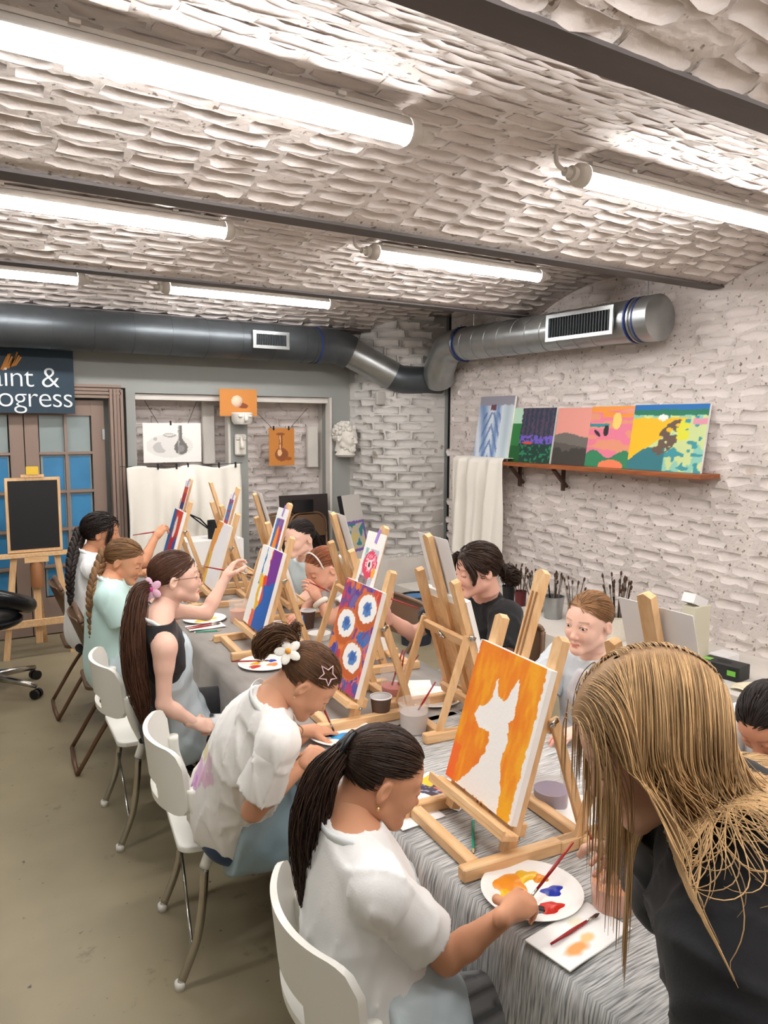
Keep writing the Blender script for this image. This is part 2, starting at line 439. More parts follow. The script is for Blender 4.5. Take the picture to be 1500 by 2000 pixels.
# --- vaulted ceiling bays between the steel beams
def vault(i, y0, y1, bricks=True, limit=300, seed=3):
    n = 25; ys = np.linspace(y0, y1, n); half = (y1-y0)/2; ym = (y0+y1)/2
    Rr = (half**2+RISE**2)/(2*RISE); zc = BZ+.012+RISE-Rr
    th = math.asin(half/Rr)
    def f(u, v):
        a = v/Rr-th; N = -np.array([0, math.sin(a), math.cos(a)]); p = np.array([u, ym+Rr*math.sin(a), zc+Rr*math.cos(a)])
        T = np.array([0, math.cos(a), -math.sin(a)])
        return p, np.array([-1., 0, 0]), T, N
    P = np.zeros((2, n, 3))
    for k in range(n):
        p = f(0, 2*th*Rr*k/(n-1))[0]
        P[0, k] = (XL, p[1], p[2]); P[1, k] = (XW+.05, p[1], p[2])
    o = MB().grid(P[:, ::-1]).build('ceiling', M_WHITEMORTAR, smooth=True); solid(o, .06, -1.0); structure(o)
    bpy.context.view_layer.update()
    if bricks: lay_bricks(o, f, -.3, XW+.02, .0, 2*th*Rr, M_WHITEBRICK, limit=limit, seed=seed, proud=-.0118)
    return o
for i in range(4):
    vault(i, BEAM_Y[i]+.05, BEAM_Y[i+1]-.05, True, 300, 3+i)
vault(9, YF-.2, BEAM_Y[0]-.05, False)
box_s('ceiling', (XL, 6.6, 2.72), (XW+.6, YB+.6, 2.9), M_WHITEMORTAR)
for k, y in enumerate(BEAM_Y):
    wd = .115
    b = MB().box(((XL+XW+.05)/2, y, BZ+.006), (XW+.05-XL, wd, .012)).box(((XL+XW)/2, y, BZ+.07), (XW-XL, .01, .13))
    if k: structure(b.build('trim_%d' % k, M_BEAM))
    else: structure(b.build('trim_9', M_BEAM))

# --- right wall: whitewashed brick, plinth ledge at its foot
wr = box_s('wall_right', (XW, YF, 0), (XW+.25, 6.12, 3.05), M_WHITEMORTAR)
bpy.context.view_layer.update()
lay_bricks(wr, lambda u, v: (np.array([XW, u, v]), np.array([0, -1., 0]), np.array([0, 0, 1.]), np.array([-1., 0, 0])),
           1.2, 6.13, .30, 2.95, M_WHITEBRICK, seed=21, h=.084, proud=-.0148)
box_s('trim_6', (3.86, -.5, 0), (XW, 5.9, .30), M_PLINTH)

# --- rounded brick pillar in the far right corner with its plinth
pil = bez([(3.90, 6.95), (3.97, 6.62), (4.10, 6.40), (4.36, 6.27), (4.70, 6.22)], 8)
pl = np.concatenate([[0], np.cumsum(np.linalg.norm(np.diff(pil, axis=0), axis=1))])
P = np.zeros((len(pil), 2, 3)); P[:, 0, :2] = pil; P[:, 1, :2] = pil; P[:, 0, 2] = 0; P[:, 1, 2] = 2.95
po = MB().grid(P).build('wall_corner', M_PILLARBRICK, smooth=True); solid(po, .05, -1.0); structure(po)
def fp(u, v):
    x = np.interp(u, pl, pil[:, 0]); y = np.interp(u, pl, pil[:, 1])
    i = min(max(np.searchsorted(pl, u), 1), len(pil)-1); t = pil[i]-pil[i-1]; t = t/np.linalg.norm(t)
    T = np.array([t[0], t[1], 0]); N = np.array([t[1], -t[0], 0.]); return np.array([x, y, v]), T, np.array([0, 0, 1.]), N
bpy.context.view_layer.update()
lay_bricks(po, fp, 0.05, pl[-1], .50, 2.9, M_PILLARBRICK, seed=31, proud=-.013)
pp = [(3.50, 6.85), (3.52, 6.32), (3.72, 6.20), (3.93, 6.14), (4.3, 6.10), (4.74, 6.10), (4.74, 6.9)]
structure(MB().prism(pp, .49).build('trim_7', M_PLINTH))
r7 = np.random.default_rng(5)
rb = MB()
for k in range(60):   # crumbled plaster along the top of the plinth
    t = r7.random(); x = 4.0+.62*t; y = 6.25-.08*t+r7.normal()*.02; s_ = .006+.018*r7.random()**2; rb.ball((x, y, .492+s_*.4), (s_, s_*.8, s_*.7), 7)
tag(rb.build('rubble', M_PILLARBRICK), 'crumbled plaster along the ledge below the rounded pillar', 'rubble', kind='stuff')
# black box paints the shade between pillar and right wall, plus a steel post
box_s('wall_slot', (4.70, 6.12, 0), (5.05, 6.5, 3.0), M_BLACK)
structure(MB().box((4.675, 6.235, 1.5), (.035, .04, 2.9)).build('trim_8', M_GREYWALL))

# --- grey back wall with door opening and niche
NX0, NX1, NZ, ND = 1.76, 3.70, 2.06, .32
bw = MB()
for lo, hi in [((XL, 2.10), (3.92, 2.95)), ((1.68, 0), (NX0, 2.10)), ((NX1, 0), (3.92, 2.10)), ((XL, 0), (-.05, 2.10))]:
    bw.box(((lo[0]+hi[0])/2, YB+.1, (lo[1]+hi[1])/2), (hi[0]-lo[0], .2, hi[1]-lo[1]))
bw.box(((NX0+NX1)/2, YB+.1, NZ+.02), (NX1-NX0, .2, .04))
structure(bw.build('wall_back', M_GREYWALL))
nb = box_s('wall_niche', (NX0-.2, YB+ND, 0), (NX1+.2, YB+ND+.1, 2.3), M_WHITEMORTAR)
bpy.context.view_layer.update()
lay_bricks(nb, lambda u, v: (np.array([u, YB+ND, v]), np.array([1., 0, 0]), np.array([0, 0, 1.]), np.array([0, -1., 0])),
           NX0-.05, NX1+.05, .3, 2.1, M_WHITEBRICK, seed=41, proud=-.011)
for x0 in (NX0-.12, NX1+.02):
    box_s('wall_reveal', (x0, YB+.2, 0), (x0+.1, YB+ND, 2.12), M_PLINTH)
structure(MB().box(((NX0+NX1)/2, YB+.16, NZ-.03), (NX1-NX0, .26, .05)).build('trim_10', M_PLINTH))
structure(MB().box((2.71, YB+.03, .98), (.17, .08, 1.96)).build('trim_11', M_GREYWALL))
structure(MB().box((2.612, YB+.03, .98), (.022, .085, 1.96)).build('trim_12', M_PLINTH))
structure(MB().box((NX1-.012, YB+.03, 1.03), (.025, .09, 2.06)).build('trim_13', M_PLINTH))

# --- double glazed door
DR, DC, DL = 1.50, .865, .23
fr = MB()
for i, dx in enumerate((0, .03, .06, .09)):
    fr.box((DR+.03+dx+.013, YB-.012-.01*(i % 2)-.012*(3-i)*.5, 1.04), (.024, .06, 2.09))
    fr.box((DL-.03-dx-.013, YB-.012-.01*(i % 2), 1.04), (.024, .06, 2.09))
    fr.box(((DL+DR)/2, YB-.012-.01*(i % 2), 2.0+.02+dx), (DR-DL+.26, .06, .024))
structure(fr.build('trim_14', M_DOOR))
box_s('wall_behind_door', (DL-.2, YB+.25, 0), (DR+.2, YB+.3, 2.2), M_GREYWALL)
for k, (x0, x1) in enumerate(((DL, DC-.004), (DC+.004, DR))):
    d = MB(); st = .105; zb, zt = .32, 1.87
    d.box((x0+st/2, YB+.06, 1.0), (st, .045, 1.98)).box((x1-st/2, YB+.06, 1.0), (st, .045, 1.98))
    d.box(((x0+x1)/2, YB+.06, .165), (x1-x0-2*st, .04, .31)).box(((x0+x1)/2, YB+.06, 1.925), (x1-x0-2*st, .04, .13))
    door = d.build('door_%d' % (k+1), M_DOOR); structure(door)
    xs = np.linspace(x0+st, x1-st, 3); zs = [zb, .59, .90, 1.22, 1.545, zt]
    for x in xs[1:2]: MB().box((x, YB+.055, (zb+zt)/2), (.022, .05, zt-zb)).build('glazing_bar', M_DOOR, door)
    for z in zs[1:-1]: MB().box(((x0+x1)/2, YB+.055, z), (x1-x0-2*st, .048, .022)).build('glazing_bar', M_DOOR, door)
    for a in range(2):
        for j in range(5):
            MB().box(((xs[a]+xs[a+1])/2, YB+.065, (zs[j]+zs[j+1])/2), (xs[a+1]-xs[a]-.02, .008, zs[j+1]-zs[j]-.02)).build('pane', M_GLASSGREY, door)
            if j < 4:   # blue film stuck behind the lower panes
                MB().box(((xs[a]+xs[a+1])/2+.004, YB+.059, (zs[j]+zs[j+1])/2-.006), (xs[a+1]-xs[a]-.05, .003, zs[j+1]-zs[j]-.045)).build('blue_film', M_GLASSBLUE, door)
    for z in (.4, 1.7): MB().box((DR-.012 if k else DL+.012, YB+.03, z), (.02, .02, .09)).build('hinge', M_STEEL, door)

# --- light tubes
def tube_lamp(x0, x1, y, z, label):
    t = empty('tube_lamp', ((x0+x1)/2, y, z), 0, label, 'lamp', 'tube lamps under the vaults'); L_ = (x1-x0)/2
    MB().cyl((-L_, 0, 0), (L_, 0, 0), .043, n=20).build('tube', M_TUBE, t, auto=50)
    hv = [(.0455*math.cos(a), .0455*math.sin(a)) for a in np.linspace(.10, PI-.10, 15)]; G_ = np.array([[(-L_+.002, y_, z_) for y_, z_ in hv], [(L_-.002, y_, z_) for y_, z_ in hv]])
    solid(MB().grid(G_).build('housing', M_LAMPPLASTIC, t, smooth=True), .003, 0)
    MB().box((0, 0, .052), (L_*2-.06, .036, .014)).build('back_rail', M_LAMPPLASTIC, t)
    for s in (-1, 1):
        MB().lathe([(.047, 0), (.047, .035), (.036, .05), (.030, .052), (.030, .075), (.020, .08), (.018, .11)], R=Ry(s*PI/2), c=(s*L_, 0, 0), n=18).build('end_cap', M_LAMPPLASTIC, t, auto=40)
    for q in (-.6, .6): MB().box((q*L_, .0, .058), (.03, .07, .012)).build('clip', M_LAMPPLASTIC, t)
    MB().tube(bez([(-L_-.10, 0, 0), (-L_-.15, 0, .02), (-L_-.16, 0, .06), (-L_-.15, 0, .11)], 5), .009, 8).build('cable', M_LAMPPLASTIC, t, smooth=True)
    return t
tube_lamp(.19, 1.56, 2.33, 2.815, 'lit white ceiling tube, largest one at upper left of the picture')
tube_lamp(2.44, 3.78, 2.33, 2.815, 'lit white ceiling tube at upper right nearest the right wall')
tube_lamp(.19, 1.555, 4.09, 2.84, 'lit white ceiling tube in the second vault, cut by the left edge')
tube_lamp(2.53, 3.86, 4.09, 2.84, 'lit white ceiling tube in the second vault, right of its twin')
tube_lamp(-.24, 1.115, 5.79, 2.80, 'short-looking lit ceiling tube in the farthest vault at the left edge')
tube_lamp(1.76, 3.10, 5.79, 2.80, 'lit ceiling tube in the farthest vault above the hanging drawings')
tube_lamp(.19, 1.555, .52, 2.83, 'unseen ceiling tube added for brightness overhead behind the camera, left')  # this tube and the next four are out of view, added for overall brightness
tube_lamp(2.44, 3.78, .52, 2.83, 'unseen ceiling tube added for brightness overhead behind the camera, right')
tube_lamp(-1.8, -.45, 2.33, 2.815, 'unseen ceiling tube added for brightness at the left of the room, middle vault')  # extra tube outside the frame, added to brighten the room
tube_lamp(.19, 1.555, -1.2, 2.83, 'unseen ceiling tube added for brightness far behind the camera, left')  # rear pair added out of view to lift light on walls and people
tube_lamp(2.44, 3.78, -1.2, 2.83, 'unseen ceiling tube added for brightness far behind the camera, right')
tag(MB().box((0, 0, 0), (.07, .07, .06), bev=.006).build('junction_box', mat('junction_grey', tuple(srgb(120, 114, 110)), .6), loc=(1.42, 5.4, 2.845)),
    'small grey junction box on the far vault between two tubes', 'junction box')
# ------------------------------------------------------------------ tables and cloths
TZ = .74
def table(y0, y1, xl0, xl1, wd, label):
    t = empty('folding_table', ((xl0+xl1)/2+wd/2, (y0+y1)/2, 0), 0, label, 'table'); o = V(*t.location)
    a = math.atan2(xl1-xl0, y1-y0)
    P = [(xl0+.01, y0+.01), (xl0+wd-.01, y0+.01), (xl1+wd-.01, y1-.01), (xl1+.01, y1-.01)]
    MB().prism([(x-o[0], y-o[1]) for x, y in P], .03, (0, 0, TZ-.038)).build('tabletop', M_WHITEPLASTIC, t)
    for x, y in P:
        q = np.array([x, y])+.12*nrm(o[:2]-np.array([x, y]))-o[:2]
        MB().cyl((q[0], q[1], 0), (q[0], q[1], TZ-.04), .016, n=10).build('leg', M_STEEL, t, smooth=True)
    return t
table(.72, 2.14, 1.035, 1.05, .83, 'folding table hidden under the streaked grey cloth')
table(2.15, 5.45, 1.055, 1.33, .82, 'folding table hidden under the plain grey cloth')
def cloth(name, y0, y1, xl0, xl1, wd, drop, material, label, near_skirt, seed):
    r = np.random.default_rng(seed); ny = 90; ph = r.random(6)*6
    ys = np.linspace(y0, y1, ny); prof = []
    nd = 10
    for k in range(nd): prof.append((-1, drop*(1-k/nd)))         # left skirt, from hem up
    nt = 9
    for k in range(nt): prof.append((0, k/(nt-1)))
    for k in range(1, nd+1): prof.append((1, drop*k/nd))
    P = np.zeros((len(prof), ny, 3)); UV = np.zeros((len(prof), ny, 2))
    for i, (kind, t) in enumerate(prof):
        for j, y in enumerate(ys):
            f = (y-y0)/(y1-y0); xl = xl0+(xl1-xl0)*f
            if kind == 0: p = (xl+wd*t, y, TZ+.003 if 0 < t < 1 else TZ-.002); u = wd*t
            else:
                wv = (.5+.5*math.sin(y*17+ph[0])*.6+.3*math.sin(y*41+ph[1]))*.03*(t/drop)**.7+.012*(t/drop)+.006
                xx = xl-wv if kind < 0 else xl+wd+wv
                p = (xx, y, TZ-.006-t); u = -t if kind < 0 else wd+t
            P[i, j] = p; UV[i, j] = (u, y)
    mb = MB().grid(P[:, ::-1]); uvs = UV[:, ::-1].reshape(-1, 2).tolist()
    if near_skirt:
        nx = 30; xs = np.linspace(xl0, xl0+wd, nx); Q = np.zeros((nx, nd+1, 3)); U2 = np.zeros((nx, nd+1, 2))
        for i, x in enumerate(xs):
            for k in range(nd+1):
                t = drop*k/nd; wv = (.5+.5*math.sin(x*19+ph[2]))*.025*(t/drop)+.004
                Q[i, k] = (x, y0-wv, TZ+.001-t); U2[i, k] = (x-xl0, y0-t)
        mb.grid(Q[:, ::-1]); uvs += U2[:, ::-1].reshape(-1, 2).tolist()
    o = mb.build(name, material, smooth=True)
    ul = o.data.uv_layers.new(name='UVMap'); vi = np.zeros(len(o.data.loops), np.int32); o.data.loops.foreach_get('vertex_index', vi)
    ul.data.foreach_set('uv', np.array(uvs, np.float32)[vi].ravel())
    solid(o, .003, 0); return tag(o, label, 'tablecloth')
cloth('tablecloth', .70, 2.16, 1.03, 1.045, .84, .34, M_TCNEAR, 'light grey streaked tablecloth on the near table', True, 1)
cloth('tablecloth', 2.13, 5.47, 1.048, 1.325, .83, .30, M_TCFAR, 'plain grey tablecloth on the far table', False, 2)
TT = TZ+.0055   # top of the cloth

# ------------------------------------------------------------------ easels (local: painter at -x, front edge at x=0)
LEAN = math.atan2(.145, .49)
def easel_proto():
    t = empty('table_easel')
    for s in (-1, 1):
        MB().box((.215, s*.158, .0165), (.43, .030, .033), bev=.003).build('base_rail', M_WOOD, t)
    MB().box((.045, 0, .0165), (.032, .285, .029), bev=.003).build('cross_rail', M_WOODY, t)
    MB().box((.36, 0, .0165), (.030, .285, .029), bev=.003).build('cross_rail', M_WOODY, t)
    d = nrm((.145, 0, .49)); nrmv = np.array([-d[2], 0, d[0]]); Rm = np.stack([V(0, 1, 0), d, np.cross(V(0, 1, 0), d)], 1)
    def slat(base, L, wd, th):
        return MB().prism([(-wd/2, 0), (wd/2, 0), (wd/2, L-.009), (0, L), (-wd/2, L-.009)], th, np.asarray(base, float)-Rm[:, 2]*th/2, Rm)
    for s in (-1, 1):
        u = slat((.150, s*.126, .014), .545, .034, .026).build('upright', M_WOODZ, t)
        MB().ball((.168, s*.148, .055), (.007, .004, .007), 8).build('bolt', M_CHROME, u, smooth=True)
        st = MB().bar((.262, s*.152, .345), (.375, s*.152, .012), .014, .026, (0, 1, 0), .002).build('rear_strut', M_WOODZ, t)
        MB().ball((.252, s*.163, .335), (.009, .006, .009), 8).bar((.24, s*.166, .335), (.264, s*.166, .347), .004, .012).build('wing_nut', M_CHROME, st, smooth=True)
    def along(z, off=0): k = (z-.014)/.49; return V(.150+.145*k, 0, z)+nrmv*off
    c = along(.325, -.022); cb = MB().bar(c+V(0, -.142, 0), c+V(0, .142, 0), .034, .018, d, .002).build('cross_bar', M_WOODY, t)
    w_ = along(.325, -.040); MB().ball(w_, (.009, .009, .009), 8).bar(w_+V(-.004, -.018, .008), w_+V(-.004, .018, -.008), .004, .012, (0, 0, 1)).build('wing_nut', M_CHROME, cb, smooth=True)
    c = along(.075, -.022); MB().bar(c+V(0, -.142, 0), c+V(0, .142, 0), .034, .018, d, .002).build('cross_bar', M_WOODY, t)
    c = along(.068, .042); tr = MB().bar(c+V(0, -.175, 0), c+V(0, .175, 0), .050, .016, nrmv, .002).build('canvas_tray', M_WOODY, t)
    c = along(.078, .064); MB().bar(c+V(0, -.175, 0), c+V(0, .175, 0), .008, .014, nrmv, .001).build('tray_lip', M_WOODY, tr)
    mast = slat(along(.04, .006), .665, .040, .020).build('mast', M_WOODZ, t)
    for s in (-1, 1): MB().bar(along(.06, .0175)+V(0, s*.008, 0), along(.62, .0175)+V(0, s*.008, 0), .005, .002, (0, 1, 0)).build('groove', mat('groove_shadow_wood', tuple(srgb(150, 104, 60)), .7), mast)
    return t
proto_easel = easel_proto(); _first = [True]
def easel(x, y, rot, label):
    t = proto_easel if _first[0] else copy_tree(proto_easel); _first[0] = False
    t.location = (x, y, TT); t.rotation_euler = (0, 0, math.radians(rot))
    return tag(t, label, 'easel', 'table easels')
EAS = {}
for k, (x, y, r_, lb) in {
    'E1': (1.060, 1.465, -6, 'pine table easel carrying the orange canvas with white cat'),
    'E2': (1.165, 2.395, -5, 'pine table easel carrying the doughnut canvas'),
    'E3': (1.215, 3.325, -6, 'pine table easel carrying the rainbow stripe canvas with yellow cat'),
    'E4': (1.350, 4.33, -8, 'pine table easel carrying the mostly white canvas with an orange corner'),
    'E5': (1.330, 5.12, -6, 'pine table easel carrying the red and blue canvas, farthest on the left row'),
    'G1': (1.745, 1.100, 180-2, 'pine table easel seen from behind, half hidden by the blond woman'),
    'G2': (1.860, 2.085, 180-7, 'pine table easel seen from behind beside the black-shirted painter'),
    'G3': (1.880, 2.80, 180-9, 'pine table easel seen from behind, just past the doughnut sheet'),
    'G4': (1.945, 3.80, 180-10, 'pine table easel seen from behind, next to the sheet with the orange cat'),
    'G5': (2.030, 4.75, 180-6, 'pine table easel seen from behind at the far end of the table')}.items():
    easel(x, y, r_, lb); EAS[k] = (x, y, r_)
def on_easel(o, key, z=.088, off=.030, side=0.0, lean=LEAN):
    x, y, r_ = EAS[key]; a = math.radians(r_); k = (z-.014)/.49
    nv = V(-math.cos(LEAN), 0, math.sin(LEAN)); loc = V(.150+.145*k, side, z)+nv*off
    loc = Rz(a) @ loc+V(x, y, TT)
    Rm = Rz(a-PI/2) @ Rx(-lean)
    o.matrix_world = Matrix([[*Rm[i], loc[i]] for i in range(3)]+[[0, 0, 0, 1]]); return o

# --- art for the canvases
def base(u, c): a = np.empty(u.shape+(3,)); a[:] = c; return a
def mixc(a, mask, c, amt=1.0):
    m = np.asarray(mask, float)[..., None]*amt; return a*(1-m)+np.asarray(c)*m
def strokes(u, v, seed, fx=6, fy=30): return vnoise(u*fy, v*fx, 1, seed)*.6+vnoise(u*fy*2.3, v*fx*2.3, 1, seed+1)*.4
CW = srgb(238, 236, 232)
def art_cat(u, v):
    n = strokes(u, v, 3, 5, 16); n2 = vnoise(u, v, 5, 9)
    a = base(u, srgb(232, 132, 28)); a = mixc(a, np.clip((n-.45)*3, 0, 1), srgb(238, 160, 30)); a = mixc(a, np.clip((n2-.55)*3, 0, 1), srgb(226, 108, 24))
    a = mixc(a, np.clip((u-.75)*4, 0, 1)*np.clip(n*1.5-.2, 0, 1), srgb(242, 176, 40)); a = mixc(a, np.clip((.25-v)*5, 0, 1)*(u > .5), srgb(238, 178, 34), .8)
    a = mixc(a, (u < .12) & (v < .25), srgb(236, 92, 40), .7)
    e = (vnoise(u, v, 40, 5)-.5)*.02
    pts = [(.182, .503), (.217, .556), (.329, .617), (.375, .673), (.365, .772), (.385, .80), (.425, .694), (.514, .667), (.556, .701), (.645, .862), (.661, .866), (.694, .715), (.719, .613), (.652, .57), (.684, .515), (.705, .417), (.677, .361), (.70, .286), (.735, .213), (.775, .138), (.80, .0), (.16, .0), (.197, .02), (.41, .214), (.446, .293), (.468, .39), (.439, .442), (.322, .432), (.281, .432), (.209, .473)]
    a = mixc(a, inpoly(u+e, v+e, pts), CW)
    a = mixc(a, (u > .955+e*1.5) | ((u < .02+e*.4) & (v > .9)), CW); return a
def art_donut(u, v):
    r = np.random.default_rng(4); a = base(u, srgb(120, 70, 130)); e = (vnoise(u, v, 30, 5)-.5)*.03
    pal = [(200, 60, 70), (60, 60, 150), (220, 110, 90), (40, 110, 180), (180, 60, 110), (220, 110, 50), (110, 100, 160), (190, 50, 60), (230, 130, 40), (50, 80, 160)]
    for k in range(150):
        cx, cy = r.random(2); a = mixc(a, inell(u+e, v+e, cx, cy, .02+.05*r.random(), .02+.09*r.random(), r.random()*3), srgb(*pal[r.integers(0, 10)]), .9)
    for cx, cy in ((.74, .80), (.30, .585), (.68, .32)):
        a = mixc(a, inell(u+e, v+e, cx-.02, cy-.03, .30, .19), srgb(206, 108, 48)); a = mixc(a, inell(u+e, v, cx-.01, cy-.04, .27, .165), srgb(176, 80, 36), .6)
        a = mixc(a, inell(u+e*.5, v+e*.5, cx, cy, .235, .135), CW); a = mixc(a, inell(u+e*2, v+e, cx+.01, cy, .105, .07), srgb(84, 130, 190)); a = mixc(a, inell(u+e*2, v+e, cx, cy+.01, .06, .04), srgb(60, 100, 170))
    return a
def art_rainbow(u, v):
    e = (vnoise(u, v, 18, 5)-.5)*.06; w_ = u+e-(.5-v)*.10
    a = base(u, CW); a = mixc(a, (w_ > .20) & (w_ < .36) & (v > .52), srgb(24, 128, 190)); a = mixc(a, (w_ > .30) & (w_ < .62) & (v < .66+e) & (v > .15), srgb(236, 186, 46))
    a = mixc(a, (w_ > .48) & (w_ < .66) & (v > .25), srgb(228, 70, 36)); a = mixc(a, (w_ > .46) & (w_ < .6) & (v > .66), CW)
    a = mixc(a, (w_ > .64) & (v > .2), srgb(112, 46, 140)); d = v-.08-(u-.30)*.95
    a = mixc(a, (d < 0+e) & (u > .42), srgb(34, 98, 184)); a = mixc(a, (u > .36) & (v < .55) & (u+v*.6 > .86), srgb(30, 100, 186)); a = mixc(a, (v > .62) & (w_ > .62), srgb(118, 48, 146))
    a = mixc(a, (u < .44) & (v < .2) & (u > .28), srgb(230, 100, 70)); a = mixc(a, (u < .3-.1*(1-v)), CW); a = mixc(a, inell(u, v, .46, .42, .06, .09), CW); return a
def art_whiteorange(u, v):
    e = (vnoise(u, v, 10, 5)-.5)*.1; a = base(u, srgb(232, 231, 232)); a = mixc(a, (u < .45-.5*(1-v)+e), srgb(224, 150, 62)); a = mixc(a, (u < .22+e) & (v < .5), srgb(220, 176, 60)); return a
def art_redblue(u, v):
    e = (vnoise(u, v, 8, 5)-.5)*.2; a = base(u, srgb(190, 40, 48)); a = mixc(a, u+e < .25, srgb(40, 100, 160)); a = mixc(a, (u+e > .7) & (v < .6), srgb(40, 90, 160)); a = mixc(a, (u+e > .35) & (v > .55), srgb(214, 66, 40)); a = mixc(a, inell(u+e*.2, v, .5, .7, .13, .2), CW); a = mixc(a, (u > .93) | (v < .03), CW); return a
def art_refcat(u, v):
    a = base(u, CW); b = (u > .14) & (u < .86) & (v > .10) & (v < .76); n = vnoise(u*60, v*3, 1, 3)
    a = mixc(a, b, srgb(40, 90, 150)); a = mixc(a, b & (v > .42) & (u > .35), srgb(150, 30, 110)); a = mixc(a, b & (v > .2) & (v < .5) & (u > .5), srgb(200, 60, 60)); a = mixc(a, b & (n > .62), srgb(90, 130, 190), .8)
    a = mixc(a, b & inpoly(u, v, [(.3, .1), (.66, .1), (.62, .36), (.58, .56), (.42, .6), (.38, .4)]), srgb(240, 140, 30)); a = mixc(a, b & (u > .78) & (v < .45), srgb(30, 90, 160)); return a
def art_refdonut(u, v):
    e = (vnoise(u, v, 30, 5)-.5)*.03; a = base(u, CW); b = (u > .14) & (u < .88) & (v > .04) & (v < .70)
    a = mixc(a, b & (vnoise(u, v, 9, 2) > .5), srgb(190, 190, 200)); a = mixc(a, b & (v < .2) & (u < .6), srgb(90, 50, 50), .8); a = mixc(a, b & (u < .3) & (v > .4), srgb(90, 180, 170), .6)
    a = mixc(a, inell(u+e, v+e, .52, .42, .36, .25), srgb(222, 70, 100)); a = mixc(a, inell(u+e, v+e, .54, .46, .28, .17)&(vnoise(u, v, 34, 8) > .6), srgb(250, 200, 210)); a = mixc(a, inell(u+e, v+e, .52, .42, .13, .09), srgb(240, 220, 220)); a = mixc(a, inell(u, v, .50, .42, .06, .05), srgb(70, 30, 40)); a = mixc(a, inell(u+e, v, .8, .3, .1, .1)&b, srgb(236, 170, 60)); return a
def art_refred(u, v):
    a = base(u, CW); b = (u > .12) & (u < .88) & (v > .05) & (v < .8); a = mixc(a, b, srgb(176, 48, 48)); a = mixc(a, b & (v < .3), srgb(60, 50, 110)); a = mixc(a, b & (v > .6), srgb(206, 80, 50)); return a
def art_refpurple(u, v):
    a = base(u, CW); b = (u > .12) & (u < .88) & (v > .12) & (v < .86); n = vnoise(u*3, v*14, 1, 6); a = mixc(a, b, srgb(140, 60, 100)); a = mixc(a, b & (n > .55), srgb(80, 120, 170)); a = mixc(a, b & (v < .5) & (n < .5), srgb(180, 60, 60)); return a
art_white = lambda u, v: base(u, CW)
def canvas(key, art, nx, ny, label, wd=.30, ht=.385):
    o = painted('stretched_canvas', wd, ht, art, nx, ny, .018, M_CANVASWHITE, M_PAINTED)
    on_easel(o, key); return tag(o, label, 'canvas')
canvas('E1', art_cat, 140, 180, 'orange canvas with an unpainted white cat silhouette on the nearest easel', .305)
canvas('E2', art_donut, 110, 140, 'busy multicoloured canvas with three white doughnuts with blue centres')
canvas('E3', art_rainbow, 80, 100, 'canvas with blue, yellow, red and purple bands and white margin')
canvas('E4', art_whiteorange, 40, 50, 'nearly blank canvas with an orange corner, in front of the girl with glasses')
canvas('E5', art_redblue, 40, 50, 'red and blue canvas touched by the curly-haired girl\'s brush')
for k, lb in (('G1', 'canvas on the easel behind the blond woman, seen from its back'), ('G2', 'canvas seen from behind on the easel by the black-shirted painter'), ('G3', 'canvas standing edge-on behind the doughnut canvas'), ('G4', 'canvas seen from behind in front of the girl in the pale vest'), ('G5', 'canvas seen from behind at the far end of the table, lime paint on its edge')):
    c = canvas(k, art_white, 4, 4, lb)
    MB().box((0, .012, .193), (.25, .016, .33)).build('stretcher_back', M_WOODY, c)
def ref_sheet(key, art, nx, ny, label, wd, ht, z, tape=True, off=.024, side=0.0, tmat=None):
    o = painted('reference_sheet', wd, ht, art, nx, ny, .0012, M_PAPER, M_PAINTED); on_easel(o, key, z, off, side)
    if tape: MB().box((.012, -.0016, ht-.012), (.018, .001, .055), Ry(.2)).build('tape', M_PURPLETAPE, o)
    return tag(o, label, 'paper')
ref_sheet('E2', art_refdonut, 60, 80, 'printed pink doughnut sheet held by purple tape on an easel mast', .15, .21, .445, side=.012)
ref_sheet('E3', art_refcat, 60, 80, 'printed sheet of an orange cat on purple and blue stripes', .15, .215, .44, side=.015)
ref_sheet('E4', art_refpurple, 30, 40, 'printed purple and red reference strip above the mostly white canvas', .13, .20, .435)
ref_sheet('E5', art_refred, 30, 40, 'printed red reference sheet taped above the red and blue canvas', .14, .21, .455)
ref_sheet('G1', art_white, 3, 3, 'plain white sheet behind the mast above the blond woman\'s head', .21, .29, .36, True)
ref_sheet('G2', art_white, 3, 3, 'plain white sheet clipped behind the mast by the black-shirted painter', .21, .29, .385, False)
ref_sheet('G3', art_white, 3, 3, 'plain white sheet behind the mast left of the doughnut sheet', .21, .29, .39, False)
ref_sheet('G4', art_white, 3, 3, 'plain white sheet behind the mast left of the orange cat sheet', .21, .29, .40, False)

